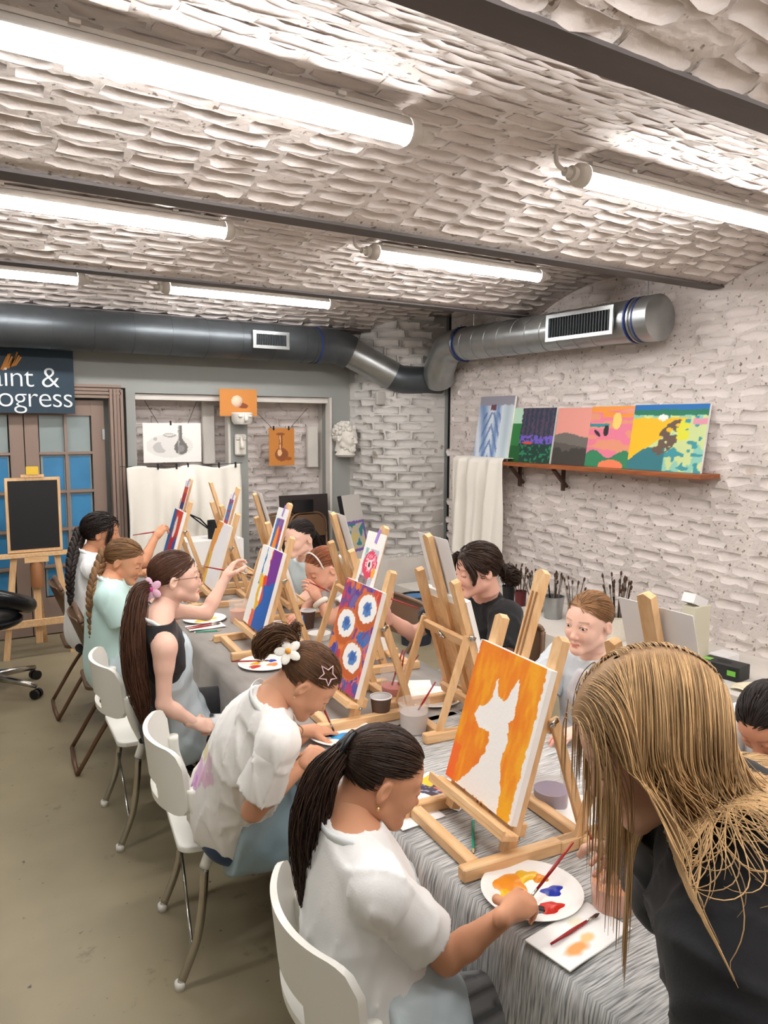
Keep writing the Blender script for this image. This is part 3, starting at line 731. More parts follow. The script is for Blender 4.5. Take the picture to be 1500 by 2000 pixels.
# ------------------------------------------------------------------ things lying on the table
def plate(x, y, label, blobs, r=.115, seed=1, z=TT):
    t = empty('paper_plate', (x, y, z), 0, label, 'plate', 'paper plates used as palettes')
    MB().lathe([(.001, .002), (r*.72, .002), (r*.76, .004), (r*.86, .010), (r*.97, .013), (r, .0125), (r*.985, .010), (r*.86, .0065), (r*.74, 0), (.001, 0)][::-1], n=48).build('plate_disc', M_PLATE, t, auto=60)
    rr = np.random.default_rng(seed)
    for k, (bx, by, br, col, asp) in enumerate(blobs):
        n = 20; ph = rr.random(3)*6; ring = []
        for i in range(n):
            a = 2*PI*i/n; q = br*(1+.18*math.sin(3*a+ph[0])+.12*math.sin(5*a+ph[1])); ring.append((q*math.cos(a)*asp, q*math.sin(a)))
        vts = [(bx, by, .0075)]+[(bx+q[0]*.6, by+q[1]*.6, .0065) for q in ring]+[(bx+q[0], by+q[1], .0022) for q in ring]
        fs = [(0, 1+i, 1+(i+1) % n) for i in range(n)]+[(1+i, 1+n+i, 1+n+(i+1) % n, 1+(i+1) % n) for i in range(n)]
        b = MB(); b._add(vts, fs); b.build('paint_blob', mat('paint_%d_%d_%d' % col, tuple(srgb(*col)), .3), t, smooth=True)
    return t
OR, YE, BL, RE, BK, PU, LB = (226, 140, 30), (236, 184, 30), (28, 52, 170), (200, 40, 22), (30, 16, 14), (130, 110, 190), (110, 160, 220)
plate(1.150, 1.185, 'paper plate palette under the front girl\'s hand, orange, blue, red and black paint', [(-.02, .052, .04, OR, 1.2), (-.05, .015, .03, YE, .8), (.03, .055, .022, YE, 1.5), (.045, -.02, .018, BL, 1.5), (.0, -.062, .02, RE, 1.4), (-.028, -.055, .013, BK, 1.3), (.055, .03, .016, OR, 1.2)], seed=3)
plate(1.215, 2.185, 'paper plate palette at the star-clip girl\'s hand with blue paint', [(-.03, .02, .025, (40, 60, 110), 1.2), (-.01, -.01, .025, (50, 150, 210), 1.4), (.04, .05, .018, (180, 180, 190), 1.3), (.05, 0, .016, (220, 130, 50), 1.3)], seed=4)
plate(1.30, 3.03, 'paper plate palette with yellow, red and black dabs between two left easels', [(-.03, .03, .016, YE, 1.3), (-.05, -.01, .02, (190, 50, 40), 1.3), (.0, .05, .012, BK, 1.2), (.03, -.02, .02, (220, 130, 60), 1.3), (.05, .03, .016, BL, 1.2)], seed=5)
plate(1.335, 3.915, 'paper plate palette with yellow paint before the girl with glasses', [(-.02, -.02, .03, YE, 1.4), (.05, .0, .016, (230, 200, 40), 1.2), (.0, .05, .012, BK, 1.2)], seed=6)
plate(1.68, 2.30, 'paper plate palette beside the back-turned easel, blue and yellow dabs', [(.0, -.03, .018, BL, 1.5), (-.01, .0, .018, YE, 1.5), (.04, -.05, .016, (210, 120, 160), 1.3)], seed=7)
plate(1.53, 1.33, 'paper plate palette behind the purple water jar, pale blue and red paint', [(.0, -.04, .035, LB, 1.3), (-.03, -.06, .02, PU, 1.4), (-.02, .04, .018, (226, 60, 50), 1.3)], seed=8)
plate(1.60, 3.55, 'paper plate palette near the brown paper cup on the far table', [(-.02, .0, .02, (210, 90, 120), 1.3), (.03, .03, .015, YE, 1.2)], seed=9)
plate(1.42, 4.80, 'small-looking paper plate with pink paint under the red canvas easel', [(.0, -.03, .03, (220, 90, 130), 1.3)], seed=10)

def jar(x, y, h, r, liquid, lvl, label, lid=False):
    t = empty('water_jar', (x, y, TT), 0, label, 'jar', 'plastic jars of paint water')
    w_ = .0015
    MB().lathe([(.001, 0), (r*.86, 0), (r*.98, h*.9), (r*1.04, h*.92), (r*1.04, h), (r*.98, h), (r*.95, h*.9), (r*.84, w_*2), (.001, w_*2)], n=30).build('jar_wall', M_CLEAR, t, auto=50)
    k = .86+.12*lvl/h*.9
    MB().lathe([(.001, .004), (r*.82, .004), (r*(k-.035), lvl), (.001, lvl+.0002)], n=30).build('paint_water', mat('water_%d_%d_%d' % liquid, tuple(srgb(*liquid)), .2, var=.12, vscale=30), t, auto=50)
    return t
jar(1.270, 1.055, .125, .055, (214, 130, 74), .055, 'clear jar of orange paint water under the blond woman\'s hand')
jar(1.475, 1.455, .115, .055, (126, 112, 140), .050, 'clear jar of purple paint water behind the nearest easel')
jar(1.545, 2.365, .12, .052, (226, 130, 130), .060, 'clear jar of pink paint water with three red brushes')
jar(1.445, 2.085, .11, .054, (190, 176, 170), .070, 'clear jar of cloudy grey water behind the front girl\'s head')
jar(1.475, 3.78, .12, .050, (226, 160, 130), .065, 'clear jar of peach paint water by the rainbow canvas')
jar(1.50, 4.62, .10, .045, (200, 190, 190), .05, 'clear jar of pale water at the far end of the table')
def paper_cup(x, y, h, label, band=False):
    t = empty('paper_cup', (x, y, TT), 0, label, 'cup', 'brown paper cups')
    MB().lathe([(.001, 0), (.028, 0), (.038, h), (.036, h), (.027, .004), (.001, .004)], n=28).build('cup_wall', M_CUPBROWN, t, auto=50)
    MB().tube([(.0385*math.cos(a), .0385*math.sin(a), h) for a in np.linspace(0, 2*PI, 28, endpoint=False)], .0025, 6, close=True).build('rim', M_PAPER, t, smooth=True)
    MB().lathe([(.001, .006), (.0262, .006), (.0355, h-.001), (.0350, h-.001), (.0255, .008), (.001, .008)], n=28).build('lining', M_PAPER, t, auto=50)
    if band:
        for k, c in enumerate(((40, 120, 190), (240, 240, 240), (210, 70, 60))):
            MB().box((-.030-.006*k*0, -.004+.006*(k-1)*1.6, h*.55), (.012, .006, .05)).build('printed_bar', mat('cup_bar_%d' % k, tuple(srgb(*c)), .6), t)
    return t
paper_cup(1.735, 3.47, .095, 'brown paper coffee cup with printed bars on the far table', True)
paper_cup(1.405, 2.235, .085, 'brown paper cup beside the grey water jar')
t = empty('plastic_tub', (1.695, 3.27, TT), 0, 'shallow white tub with smeared lid near the coffee cup', 'tub')
MB().lathe([(.001, 0), (.05, 0), (.058, .03), (.055, .03), (.048, .004), (.001, .004)], n=28).build('tub_wall', M_PLATE, t, auto=50)
MB().lathe([(.001, .031), (.06, .031), (.062, .038), (.05, .041), (.001, .041)], n=28).build('lid', M_CLEAR, t, auto=50)

def stick(name, a, b, r, material, label, cat, group, tip=None):
    """pencil or brush from a (tail) to b (tip)"""
    a = V(*a); b = V(*b); t = empty(name, tuple(a), 0, label, cat, group); d = b-a; L_ = np.linalg.norm(d); d = d/L_
    if tip is None:   # pencil
        MB().tube([0*d, d*(L_-.02)], r, 6).build('shaft', material, t)
        MB().tube([d*(L_-.02), d*(L_-.004)], [r, r*.35], 6).build('sharpened_wood', M_WOOD, t); MB().tube([d*(L_-.004), d*L_], [r*.35, .0003], 6).build('lead', M_BLACK, t)
        MB().tube([-d*.006, 0*d], r*.95, 6).build('end_dip', M_PAPER, t)
    else:
        MB().tube([0*d, d*L_*.4, d*L_*.72], [r*.55, r, r*.75], 8).build('handle', material, t, smooth=True)
        MB().tube([d*L_*.72, d*L_*.87], [r*.75, r*.85], 8).build('ferrule', M_CHROME, t, smooth=True)
        MB().tube([d*L_*.87, d*L_*.94, d*L_], [r*.85, r*.9, r*.15], 8).build('bristles', tip, t, smooth=True)
    return t
PG = 'green pencils on the table'; BG = 'red-handled paint brushes'
ZP = TT+.004
stick('pencil', (1.235, 1.50, ZP), (1.135, 1.375, ZP), .0038, M_GREENPENCIL, 'green pencil inside the base of the nearest easel', 'pencil', PG)
stick('pencil', (1.25, 2.27, ZP), (1.21, 2.44, ZP), .0038, M_GREENPENCIL, 'green pencil by the doughnut easel, pointing at the star-clip girl', 'pencil', PG)
stick('pencil', (1.21, 3.69, ZP), (1.335, 3.655, ZP), .0038, M_GREENPENCIL, 'green pencil below the paper towel with two brushes', 'pencil', PG)
stick('pencil', (1.37, 3.56, ZP), (1.215, 3.505, ZP), .0038, M_GREENPENCIL, 'green pencil nearest the rainbow easel base', 'pencil', PG)
stick('pencil', (1.72, 2.62, ZP), (1.66, 2.50, ZP), .0038, M_GREENPENCIL, 'green pencil right of the doughnut easel beyond the pink jar', 'pencil', PG)
stick('pencil', (1.26, 4.35, ZP), (1.34, 4.50, ZP), .0038, M_GREENPENCIL, 'green pencil under the arm of the girl with glasses', 'pencil', PG)
def towel(cx, cy, a, lx, ly, label, blots, seed):
    rr = np.random.default_rng(seed); nx, ny = 60, 36
    gu, gv = np.meshgrid(np.linspace(0, 1, nx), np.linspace(0, 1, ny), indexing='ij'); col = base(gu, srgb(240, 239, 236))
    for (bu, bv, ru, rv, c) in blots: col = mixc(col, np.clip(1.3-((gu-bu)/ru)**2-((gv-bv)/rv)**2+(vnoise(gu, gv, 12, seed)-.5)*.9, 0, 1), srgb(*c), .9)
    P = np.stack([(gu-.5)*lx, (gv-.5)*ly, .0035+.0012*np.sin(gu*9)*np.cos(gv*5)], -1).reshape(-1, 3); I = np.arange(nx*ny).reshape(nx, ny)
    m = quick_mesh('paper_towel', P, np.stack([I[:-1, :-1], I[1:, :-1], I[1:, 1:], I[:-1, 1:]], -1).reshape(-1, 4), True, col.reshape(-1, 3)); m.materials.append(mat('paper_towel', (1, 1, 1), .9, attr=True, bump=.05, bscale=200))
    o = bpy.data.objects.new('paper_towel', m); C.objects.link(o); o.location = (cx, cy, TT+.002); o.rotation_euler = (0, 0, a); solid(o, .003, -1)
    return tag(o, label, 'paper towel')
towel(1.132, 1.025, math.radians(6), .205, .115, 'folded paper towel with orange stain at the near corner of the table', [(.30, .28, .16, .16, (236, 148, 50)), (.52, .36, .10, .10, (244, 190, 120)), (.62, .75, .12, .12, (226, 222, 196))], 3)
stick('paint_brush', (1.055, 1.028, TT+.011), (1.215, 1.045, TT+.010), .0042, M_REDHANDLE, 'red-handled brush lying on the stained paper towel', 'brush', BG, M_BRISTLE)
towel(1.29, 3.77, math.radians(-4), .19, .10, 'clean paper towel with two brushes by the girl with glasses', [], 4)
stick('paint_brush', (1.19, 3.775, TT+.010), (1.385, 3.80, TT+.010), .004, M_REDHANDLE, 'upper of two red brushes on the clean paper towel', 'brush', BG, M_BRISTLE)
stick('paint_brush', (1.19, 3.745, TT+.010), (1.37, 3.765, TT+.010), .004, M_REDHANDLE, 'lower of two red brushes on the clean paper towel', 'brush', BG, M_BRISTLE)
towel(1.70, 2.47, math.radians(-30), .16, .10, 'folded white paper towel behind the pink water jar', [], 5)
stick('paint_brush', (1.575, 2.35, TT+.20), (1.525, 2.375, TT+.01), .0045, M_REDHANDLE, 'thick red brush leaning left in the pink water jar', 'brush', BG, M_BRISTLE)
stick('paint_brush', (1.60, 2.375, TT+.185), (1.55, 2.35, TT+.01), .004, M_REDHANDLE, 'middle red brush standing in the pink water jar', 'brush', BG, M_BRISTLE)
stick('paint_brush', (1.635, 2.33, TT+.175), (1.54, 2.39, TT+.01), .004, M_REDHANDLE, 'red brush leaning right out of the pink water jar', 'brush', BG, M_BRISTLE)
stick('paint_brush', (1.525, 2.07, TT+.165), (1.43, 2.10, TT+.01), .004, M_REDHANDLE, 'red brush standing in the cloudy grey water jar', 'brush', BG, M_BRISTLE)
stick('paint_brush', (1.17, 3.09, TT+.020), (1.33, 3.04, TT+.012), .0038, M_REDHANDLE, 'thin red brush resting across the plate between two left easels', 'brush', BG, M_BRISTLE)
def art_card(u, v):
    e = (vnoise(u, v, 14, 5)-.5)*.1; a = base(u, srgb(236, 186, 50)); a = mixc(a, (v < .5+e) & (v > .15+e), srgb(60, 52, 70)); a = mixc(a, inell(u+e, v+e, .5, .55, .2, .22), srgb(70, 60, 80)); a = mixc(a, inell(u+e, v+e, .5, .55, .1, .12), srgb(220, 110, 60)); a = mixc(a, (vnoise(u, v, 20, 9) > .68) & (v < .5) & (v > .2), srgb(180, 180, 200), .7)
    a = mixc(a, (u < .06) | (u > .94) | (v < .16) | (v > .93), CW); return a
pc = painted('reference_sheet', .20, .145, art_card, 60, 44, .001, M_PAPER, M_PAINTED); pc.matrix_world = Matrix.Translation((1.20, 1.655, TT+.003)) @ Matrix.Rotation(math.radians(-70), 4, 'Z') @ Matrix.Rotation(-PI/2, 4, 'X'); tag(pc, 'printed yellow sheet with a dark motif lying flat under the nearest easel', 'paper')
tag(MB().box((0, 0, .002), (.14, .20, .002)).build('paper_sheet', M_PAPER, loc=(1.12, 1.66, TT)), 'blank white sheet under the printed yellow sheet', 'paper')
# ------------------------------------------------------------------ white folding chairs (local: sitter faces +x, origin on the floor)
def curved_panel(w_half, r_curve, z0, z1, x0, th, slot=None, nx=28, nz=10, tilt=0.0, corner=.05, skew=0.0):
    """panel bent around the sitter's back; returns MB of a solid shell with an optional elongated slot"""
    ths = np.linspace(-1, 1, nx); zs = np.linspace(0, 1, nz); mb = MB(); keep = {}
    def pt(a, b, o):
        # rounded corners: pull in z range near the ends
        e = max(0, abs(a)-(1-corner/w_half))/(corner/w_half); cut = (1-math.sqrt(max(0, 1-e*e)))*corner
        za = z0+cut*.6+skew*abs(a)**3; zb = z1-cut; z = za+(zb-za)*b
        y = a*w_half; x = x0+(r_curve-math.sqrt(max(r_curve**2-y*y, 0)))-tilt*(z-z0)
        nx_, ny_ = (r_curve-(x-x0)), -y
        return (x+o, y*(1+o*.3), z)
    A = [[pt(a, b, 0) for b in zs] for a in ths]; B = [[pt(a, b, -th) for b in zs] for a in ths]
    vs_ = [p for r_ in A for p in r_]+[p for r_ in B for p in r_]; n = nx*nz; F = []
    def hole(i, j):
        if slot is None: return False
        a = (ths[i]+ths[i+1])/2; b = (zs[j]+zs[j+1])/2; return abs(a) < slot[0] and slot[1] < b < slot[2]
    for i in range(nx-1):
        for j in range(nz-1):
            if hole(i, j): continue
            q = (i*nz+j, (i+1)*nz+j, (i+1)*nz+j+1, i*nz+j+1); F.append(q); F.append(tuple(n+k for k in q[::-1]))
            for (di, dj, e0, e1) in ((-1, 0, 3, 0), (1, 0, 1, 2), (0, -1, 0, 1), (0, 1, 2, 3)):
                ii, jj = i+di, j+dj
                if ii < 0 or jj < 0 or ii >= nx-1 or jj >= nz-1 or hole(ii, jj):
                    F.append((q[e1], q[e0], n+q[e0], n+q[e1]))
    mb._add(vs_, F); return mb
def white_chair():
    t = empty('folding_chair')
    # seat: rounded slab with a shallow dish
    n = 14; poly = []
    for cx, cy, a0 in ((.17, .17, 0), (-.15, .155, 90), (-.15, -.155, 180), (.17, -.17, 270)):
        for k in range(6):
            a = math.radians(a0+90*k/5); poly.append((cx+.045*math.cos(a), cy+.045*math.sin(a)))
    seat = MB().prism(poly, .022, (.0, 0, .438)).build('seat', M_WHITEPLASTIC, t)
    md = seat.modifiers.new('bevel', 'BEVEL'); md.width = .006; md.segments = 2
    for i in range(2):
        for s in (-1, 0, 1): MB().cyl((-.1+.07*i, s*.05+.02*i, .4595), (-.1+.07*i, s*.05+.02*i, .461), .004, n=8).build('drain_hole', mat('hole_dark', (.05, .05, .05), .8), seat)
    b = curved_panel(.225, .34, .565, .785, -.235, .016, (.42, .10, .30), tilt=.10, corner=.055).build('backrest', M_WHITEPLASTIC, t, auto=45)
    for s in (-1, 1):
        br = MB().tube(bez([(-.150, s*.222, .665), (-.145, s*.226, .60), (-.120, s*.224, .52), (-.100, s*.220, .46), (-.118, s*.216, .395)], 5), [.020]*5+[.019]*5+[.017]*5+[.018]*6, 10).build('side_bracket', M_WHITEPLASTIC, t, smooth=True)
        MB().cyl((-.105, s*.236, .475), (-.105, s*.244, .475), .013, n=14).build('pivot', M_DARKSTEEL, br, auto=40)
        MB().bar((-.100, s*.228, .472), (-.02, s*.216, .425), .022, .036, (0, 1, 0), .006).build('leg_socket', M_WHITEPLASTIC, t)
        MB().tube(bez([(-.03, s*.216, .430), (.10, s*.212, .335), (.24, s*.205, .17), (.335, s*.2, .012)], 5), .0125, 10).build('front_leg', M_CHROME, t, smooth=True)
        MB().tube(bez([(-.118, s*.216, .40), (-.128, s*.216, .28), (-.150, s*.216, .15), (-.205, s*.216, .012)], 5), .0135, 10).build('rear_leg', M_CHROME, t, smooth=True)
        for x, q in ((.335, .2), (-.205, .216)): MB().cyl((x, s*q, .0), (x, s*q, .026), .017, n=12).build('foot_cap', M_WHITEPLASTIC, t, smooth=True)
    MB().tube([(-.135, .216, .25), (-.150, .0, .20), (-.165, -.216, .13)], .006, 8).build('brace', M_CHROME, t, smooth=True)
    MB().bar((.12, -.17, .43), (.12, .17, .43), .03, .02, (1, 0, 0)).build('seat_rail', M_WHITEPLASTIC, t)
    return t
def place(proto, used, x, y, rot, label, cat, group, name=None):
    t = proto if not used else copy_tree(proto)
    t.location = (x, y, 0); t.rotation_euler = (0, 0, math.radians(rot)); return tag(t, label, cat, group)
wc = white_chair()
place(wc, False, .875, 1.33, -8, 'white plastic folding chair under the front girl', 'chair', 'white folding chairs')
place(wc, True, .895, 2.43, -9, 'white plastic folding chair under the star-clip girl', 'chair', 'white folding chairs')
place(wc, True, .91, 3.37, -4, 'white plastic folding chair under the girl with glasses', 'chair', 'white folding chairs')
def brown_chair():
    t = empty('metal_folding_chair')
    for s in (-1, 1):
        q = s*.195
        MB().tube(bez([(.31, q, .012), (.06, q, .40), (-.12, q, .66), (-.19, q, .80)], 6), .0125, 10).build('frame_tube', M_BROWNMETAL, t, smooth=True)
        MB().tube(bez([(.10, s*.175, .44), (-.06, s*.18, .30), (-.24, s*.182, .012)], 6), .0115, 10).build('rear_leg', M_BROWNMETAL, t, smooth=True)
    MB().tube(bez([(-.19, -.195, .80), (-.20, -.16, .825), (-.202, 0, .83), (-.20, .16, .825), (-.19, .195, .80)], 5), .0125, 10).build('top_rail', M_BROWNMETAL, t, smooth=True)
    MB().tube([(-.24, -.182, .013), (-.245, 0, .013), (-.24, .182, .013)], .0115, 8).build('floor_rail', M_BROWNMETAL, t, smooth=True)
    MB().tube([(.235, -.195, .13), (.235, .195, .13)], .008, 8).build('stretcher', M_BROWNMETAL, t, smooth=True)
    curved_panel(.185, .5, .62, .815, -.165, .008, None, tilt=.38, corner=.03).build('backrest', M_BROWNMETAL, t, auto=45)
    n = []; 
    for cx, cy, a0 in ((.155, .14, 0), (-.14, .13, 90), (-.14, -.13, 180), (.155, -.14, 270)):
        for k in range(6): a = math.radians(a0+90*k/5); n.append((cx+.045*math.cos(a), cy+.045*math.sin(a)))
    s_ = MB().prism(n, .022, (0, 0, .436)).build('seat', M_BROWNMETAL, t); md = s_.modifiers.new('bevel', 'BEVEL'); md.width = .006; md.segments = 2
    return t
bc = brown_chair(); BCG = 'brown metal folding chairs'
place(bc, False, .93, 4.14, -6, 'brown metal folding chair under the girl with the pale plait', 'chair', BCG)
place(bc, True, .97, 4.98, -4, 'brown metal folding chair farthest left, under the curly-haired girl', 'chair', BCG)
place(bc, True, 2.28, 4.45, 180, 'brown metal folding chair under the girl in the pale vest', 'chair', BCG)
place(bc, True, 2.16, 3.48, 178, 'brown metal folding chair under the red-haired girl', 'chair', BCG)
place(bc, True, 2.32, 2.66, 222, 'brown metal folding chair under the black-shirted painter', 'chair', BCG)
place(bc, True, 2.28, 1.86, 180, 'brown metal folding chair under the fair girl facing the camera', 'chair', BCG)
place(bc, True, 2.36, 1.18, 180, 'brown metal folding chair at the right edge, under the dark-haired girl', 'chair', BCG)
# folded chairs leaning in the niche
for k, (x, y, lb) in enumerate(((3.08, 6.66, 'folded brown chair leaning left of its twin in front of the black board'), (3.36, 6.62, 'folded brown chair leaning against the black board, arched back showing'))):
    t = empty('folded_chair', (x, y, 0), 0, lb, 'chair', 'folded chairs leaning in the niche')
    Rt = Rx(-.10)
    for s in (-1, 1): MB().tube(np.array([(s*.195, 0, .01), (s*.195, 0, .74)]) @ Rt.T, .0125, 10).build('frame_tube', M_BROWNMETAL, t, smooth=True)
    MB().tube(bez([(-.195, 0, .74), (-.19, 0, .86), (-.12, 0, .925), (0, 0, .935), (.12, 0, .925), (.19, 0, .86), (.195, 0, .74)], 5) @ Rt.T, .0125, 10).build('top_rail', M_BROWNMETAL, t, smooth=True)
    MB().prism([(-.18, .70), (.18, .70), (.18, .86), (.11, .915), (-.11, .915), (-.18, .86)], .012, (0, 0, 0), Rt @ Rx(PI/2)).build('backrest', M_BROWNMETAL, t)
    MB().prism([(-.17, .12), (.17, .12), (.17, .55), (-.17, .55)], .018, V(0, -.03, 0), Rt @ Rx(PI/2)).build('seat', M_BLACKGLOSS, t)
tag(MB().box((0, 0, .55), (.52, .03, 1.10), Rx(-.06)).build('black_board', mat('dark_board', tuple(srgb(48, 40, 38)), .5), loc=(3.36, 6.77, .0)), 'tall dark brown board leaning behind the folded chairs', 'board')
tag(MB().box((0, 0, .0), (.22, .02, .12)).build('black_case', M_BLACKGLOSS, loc=(3.30, 6.70, 1.0)), 'flat glossy black case on the dark board above the folded chairs', 'case')

# ------------------------------------------------------------------ ventilation ducts
def duct_tube(path, r, name, material, parent, n=28): return MB().tube(path, r, n).build(name, material, parent, auto=60)
dt = empty('ventilation_duct', (2, 6.5, 2.5), 0, 'dark round ventilation duct along the top of the grey back wall', 'duct'); o = V(2, 6.5, 2.5)
duct_tube(np.array([(XL+.02, 6.55, 2.535), (3.45, 6.55, 2.535)])-o, .165, 'straight_pipe', M_DARKSTEEL, dt)
duct_tube(bez([(3.45, 6.55, 2.535), (3.60, 6.53, 2.53), (3.72, 6.50, 2.48)], 4)-o, .162, 'elbow', M_DARKSTEEL, dt)
duct_tube(np.array([(3.70, 6.505, 2.49), (4.12, 6.36, 2.27)])-o, .14, 'sloping_pipe', M_STEEL, dt)
duct_tube(bez([(4.10, 6.37, 2.28), (4.22, 6.32, 2.235), (4.62, 6.25, 2.235)], 4)-o, .135, 'lower_pipe', M_DARKSTEEL, dt)
for x in np.arange(-.2, 3.4, .31): MB().tube(np.array([(x, 6.55, 2.535), (x+.012, 6.55, 2.535)])-o, .168, 28).build('seam_rib', M_DARKSTEEL, dt, auto=60)
for x in (3.32, 3.36): MB().tube(np.array([(x, 6.55, 2.535), (x+.014, 6.55, 2.535)])-o, .172, 28).build('joint_band', M_BLUEBAND if x > 3.34 else M_DARKSTEEL, dt, auto=60)
def grille(parent, c, ax, up, nv, L_, h, nslat):
    c = np.asarray(c, float); ax = nrm(ax); nv = nrm(nv); up = nrm(up); Rm = np.stack([ax, up, nv], 1)
    g = MB(); g.box(c+up*(h/2+.012), (L_+.06, .028, .014), Rm).box(c-up*(h/2+.012), (L_+.06, .028, .014), Rm).box(c+ax*(L_/2+.014), (.03, h, .014), Rm).box(c-ax*(L_/2+.014), (.03, h, .014), Rm)
    g = g.build('grille_frame', M_STEEL, parent); MB().box(c-nv*.012, (L_, h, .008), Rm).build('grille_void', M_BLACK, g)  # black plate behind the slats stands in for the dark duct interior
    for k in range(nslat): MB().box(c+ax*((k+.5)/nslat-.5)*L_, (.0035, h, .012), Rm).build('slat', M_DARKSTEEL, g)
grille(dt, V(2.84, 6.368, 2.535)-o, (1, 0, 0), (0, .0, 1), (0, -1, .0), .29, .10, 18)
dt = empty('ventilation_duct', (4.43, 4.5, 2.53), 0, 'shiny galvanised duct with blue bands along the right brick wall', 'duct'); o = V(4.43, 4.5, 2.53)
duct_tube(np.array([(4.43, 3.62, 2.53), (4.43, 5.70, 2.53)])-o, .148, 'straight_pipe', M_STEEL, dt)
duct_tube(bez([(4.43, 5.70, 2.53), (4.42, 5.84, 2.51), (4.44, 5.96, 2.42), (4.46, 6.06, 2.31), (4.52, 6.12, 2.23)], 4)-o, .150, 'elbow', M_STEEL, dt)
cap_ = MB().lathe([(.001, -.135), (.150, -.135), (.158, -.13), (.158, -.02), (.153, .0), (.001, 0)], R=Rx(-PI/2), c=V(4.43, 3.62, 2.53)-o, n=32).build('end_cap', M_STEEL, dt, auto=40)
for y, m_ in ((3.60, M_BLUEBAND), (3.64, M_STEEL), (3.67, M_BLUEBAND), (5.62, M_BLUEBAND), (5.66, M_STEEL)): MB().tube(np.array([(4.43, y, 2.53), (4.43, y+.013, 2.53)])-o, .160, 28).build('joint_band', m_, dt, auto=60)
for y in np.arange(3.95, 5.55, .17):
    MB().tube(np.array([(4.43+.1495*math.cos(a), y+.10*(a/(2*PI)), 2.53+.1495*math.sin(a)) for a in np.linspace(0, 2*PI, 30)])-o, .003, 5).build('spiral_seam', M_STEEL, dt, smooth=True)
nv = nrm((-.93, 0, .02)); grille(dt, V(4.43, 4.08, 2.53)+nv*.166-o, (0, 1, 0), np.cross(nv, (0, 1, 0)), nv, .60, .15, 22)
for y in (3.60, 5.5): MB().cyl(V(4.43, y, 2.68)-o, V(4.43, y, 2.86)-o, .004, n=8).build('hanger', M_STEEL, dt)

# ------------------------------------------------------------------ right wall shelf, paintings and cloth
sh = empty('wall_shelf', (4.54, 4.45, 1.46), 0, 'long brown wooden picture shelf on the white brick wall', 'shelf')
MB().box((0, 0, 0), (.22, 2.66, .032), bev=.003).build('board', M_SHELFWOOD, sh)
for k, y in enumerate((5.02, 4.50)):
    MB().bar((.05, y-4.45, -.02), (.05, y-4.45, -.20), .03, .02).build('bracket', mat('bracket_brown', tuple(srgb(70, 48, 38)), .6), sh)
    MB().bar((-.06, y-4.45, -.025), (.09, y-4.45, -.17), .035, .02, (0, 1, 0)).build('bracket_arm', mat('bracket_brown', (0, 0, 0)), sh)
def art_drape(u, v):
    e = vnoise(u*2, v, 4, 3)*.2; s_ = np.sin((u-.5)*22*(1-.3*v)+np.abs(u-.45)*6*v); a = base(u, srgb(176, 192, 214)); a = mixc(a, np.clip(s_, 0, 1), srgb(120, 148, 190)); a = mixc(a, np.clip(-s_, 0, 1), srgb(214, 222, 232))
    d = np.abs(u-.4)-(.28*(1-np.abs(v-.5)*1.6)); a = mixc(a, (np.sin((v+np.abs(u-.42)*1.6)*26) > .4) & (np.abs(u-.42) < .25) & (v < .75), srgb(84, 116, 170), .8); a = mixc(a, u > .72, srgb(200, 214, 216), .7); a = mixc(a, v > .86, srgb(150, 148, 160)); a = mixc(a, (v > .78) & (v < .87) & (np.abs(u-.42) < .08), srgb(110, 70, 80)); return a
def art_forest(u, v):
    n = vnoise(u, v, 26, 4); a = base(u, srgb(44, 58, 78)); a = mixc(a, (v > .4) & (np.sin(u*60+n*3) > .3), srgb(86, 66, 86)); a = mixc(a, (v > .35) & (v < .5) & (n > .4), srgb(110, 90, 190)); a = mixc(a, v < .33, srgb(26, 60, 52)); a = mixc(a, (v < .33) & (n > .65), srgb(40, 130, 90)); a = mixc(a, inell(u, v, .45, .36, .12, .025), srgb(206, 80, 70)); a = mixc(a, u < .26, srgb(44, 120, 60)); a = mixc(a, (u < .26) & (v > .72), srgb(180, 214, 190)); a = mixc(a, (u < .3) & (v < .3), srgb(24, 90, 40)); return a
def art_hill(u, v):
    n = vnoise(u, v, 14, 4); a = base(u, srgb(226, 152, 140)); a = mixc(a, v < .52+.04*np.sin(u*5), srgb(112, 106, 100)); a = mixc(a, (v < .40-.1*u), srgb(88, 84, 78)); a = mixc(a, (v < .22+.1*n), srgb(62, 58, 54)); return a
def art_pink(u, v):
    n = vnoise(u*2, v*12, 1, 4); a = base(u, srgb(228, 124, 150)); a = mixc(a, n > .6, srgb(226, 150, 120)); a = mixc(a, (v > .82) & (n < .5), srgb(236, 150, 60)); a = mixc(a, inell(u, v, .62, .76, .1, .14), srgb(250, 206, 110)); a = mixc(a, (v > .66) & (v < .72) & (u < .45), srgb(60, 140, 150)); a = mixc(a, inell(u, v, .40, .60, .06, .09) | inell(u, v, .2, .56, .09, .03, -.6), srgb(40, 34, 40)); a = mixc(a, (v < .22+.06*np.sin(u*9)), srgb(50, 130, 90)); a = mixc(a, inell(u, v, .6, .03, .28, .1), srgb(236, 130, 90)); return a
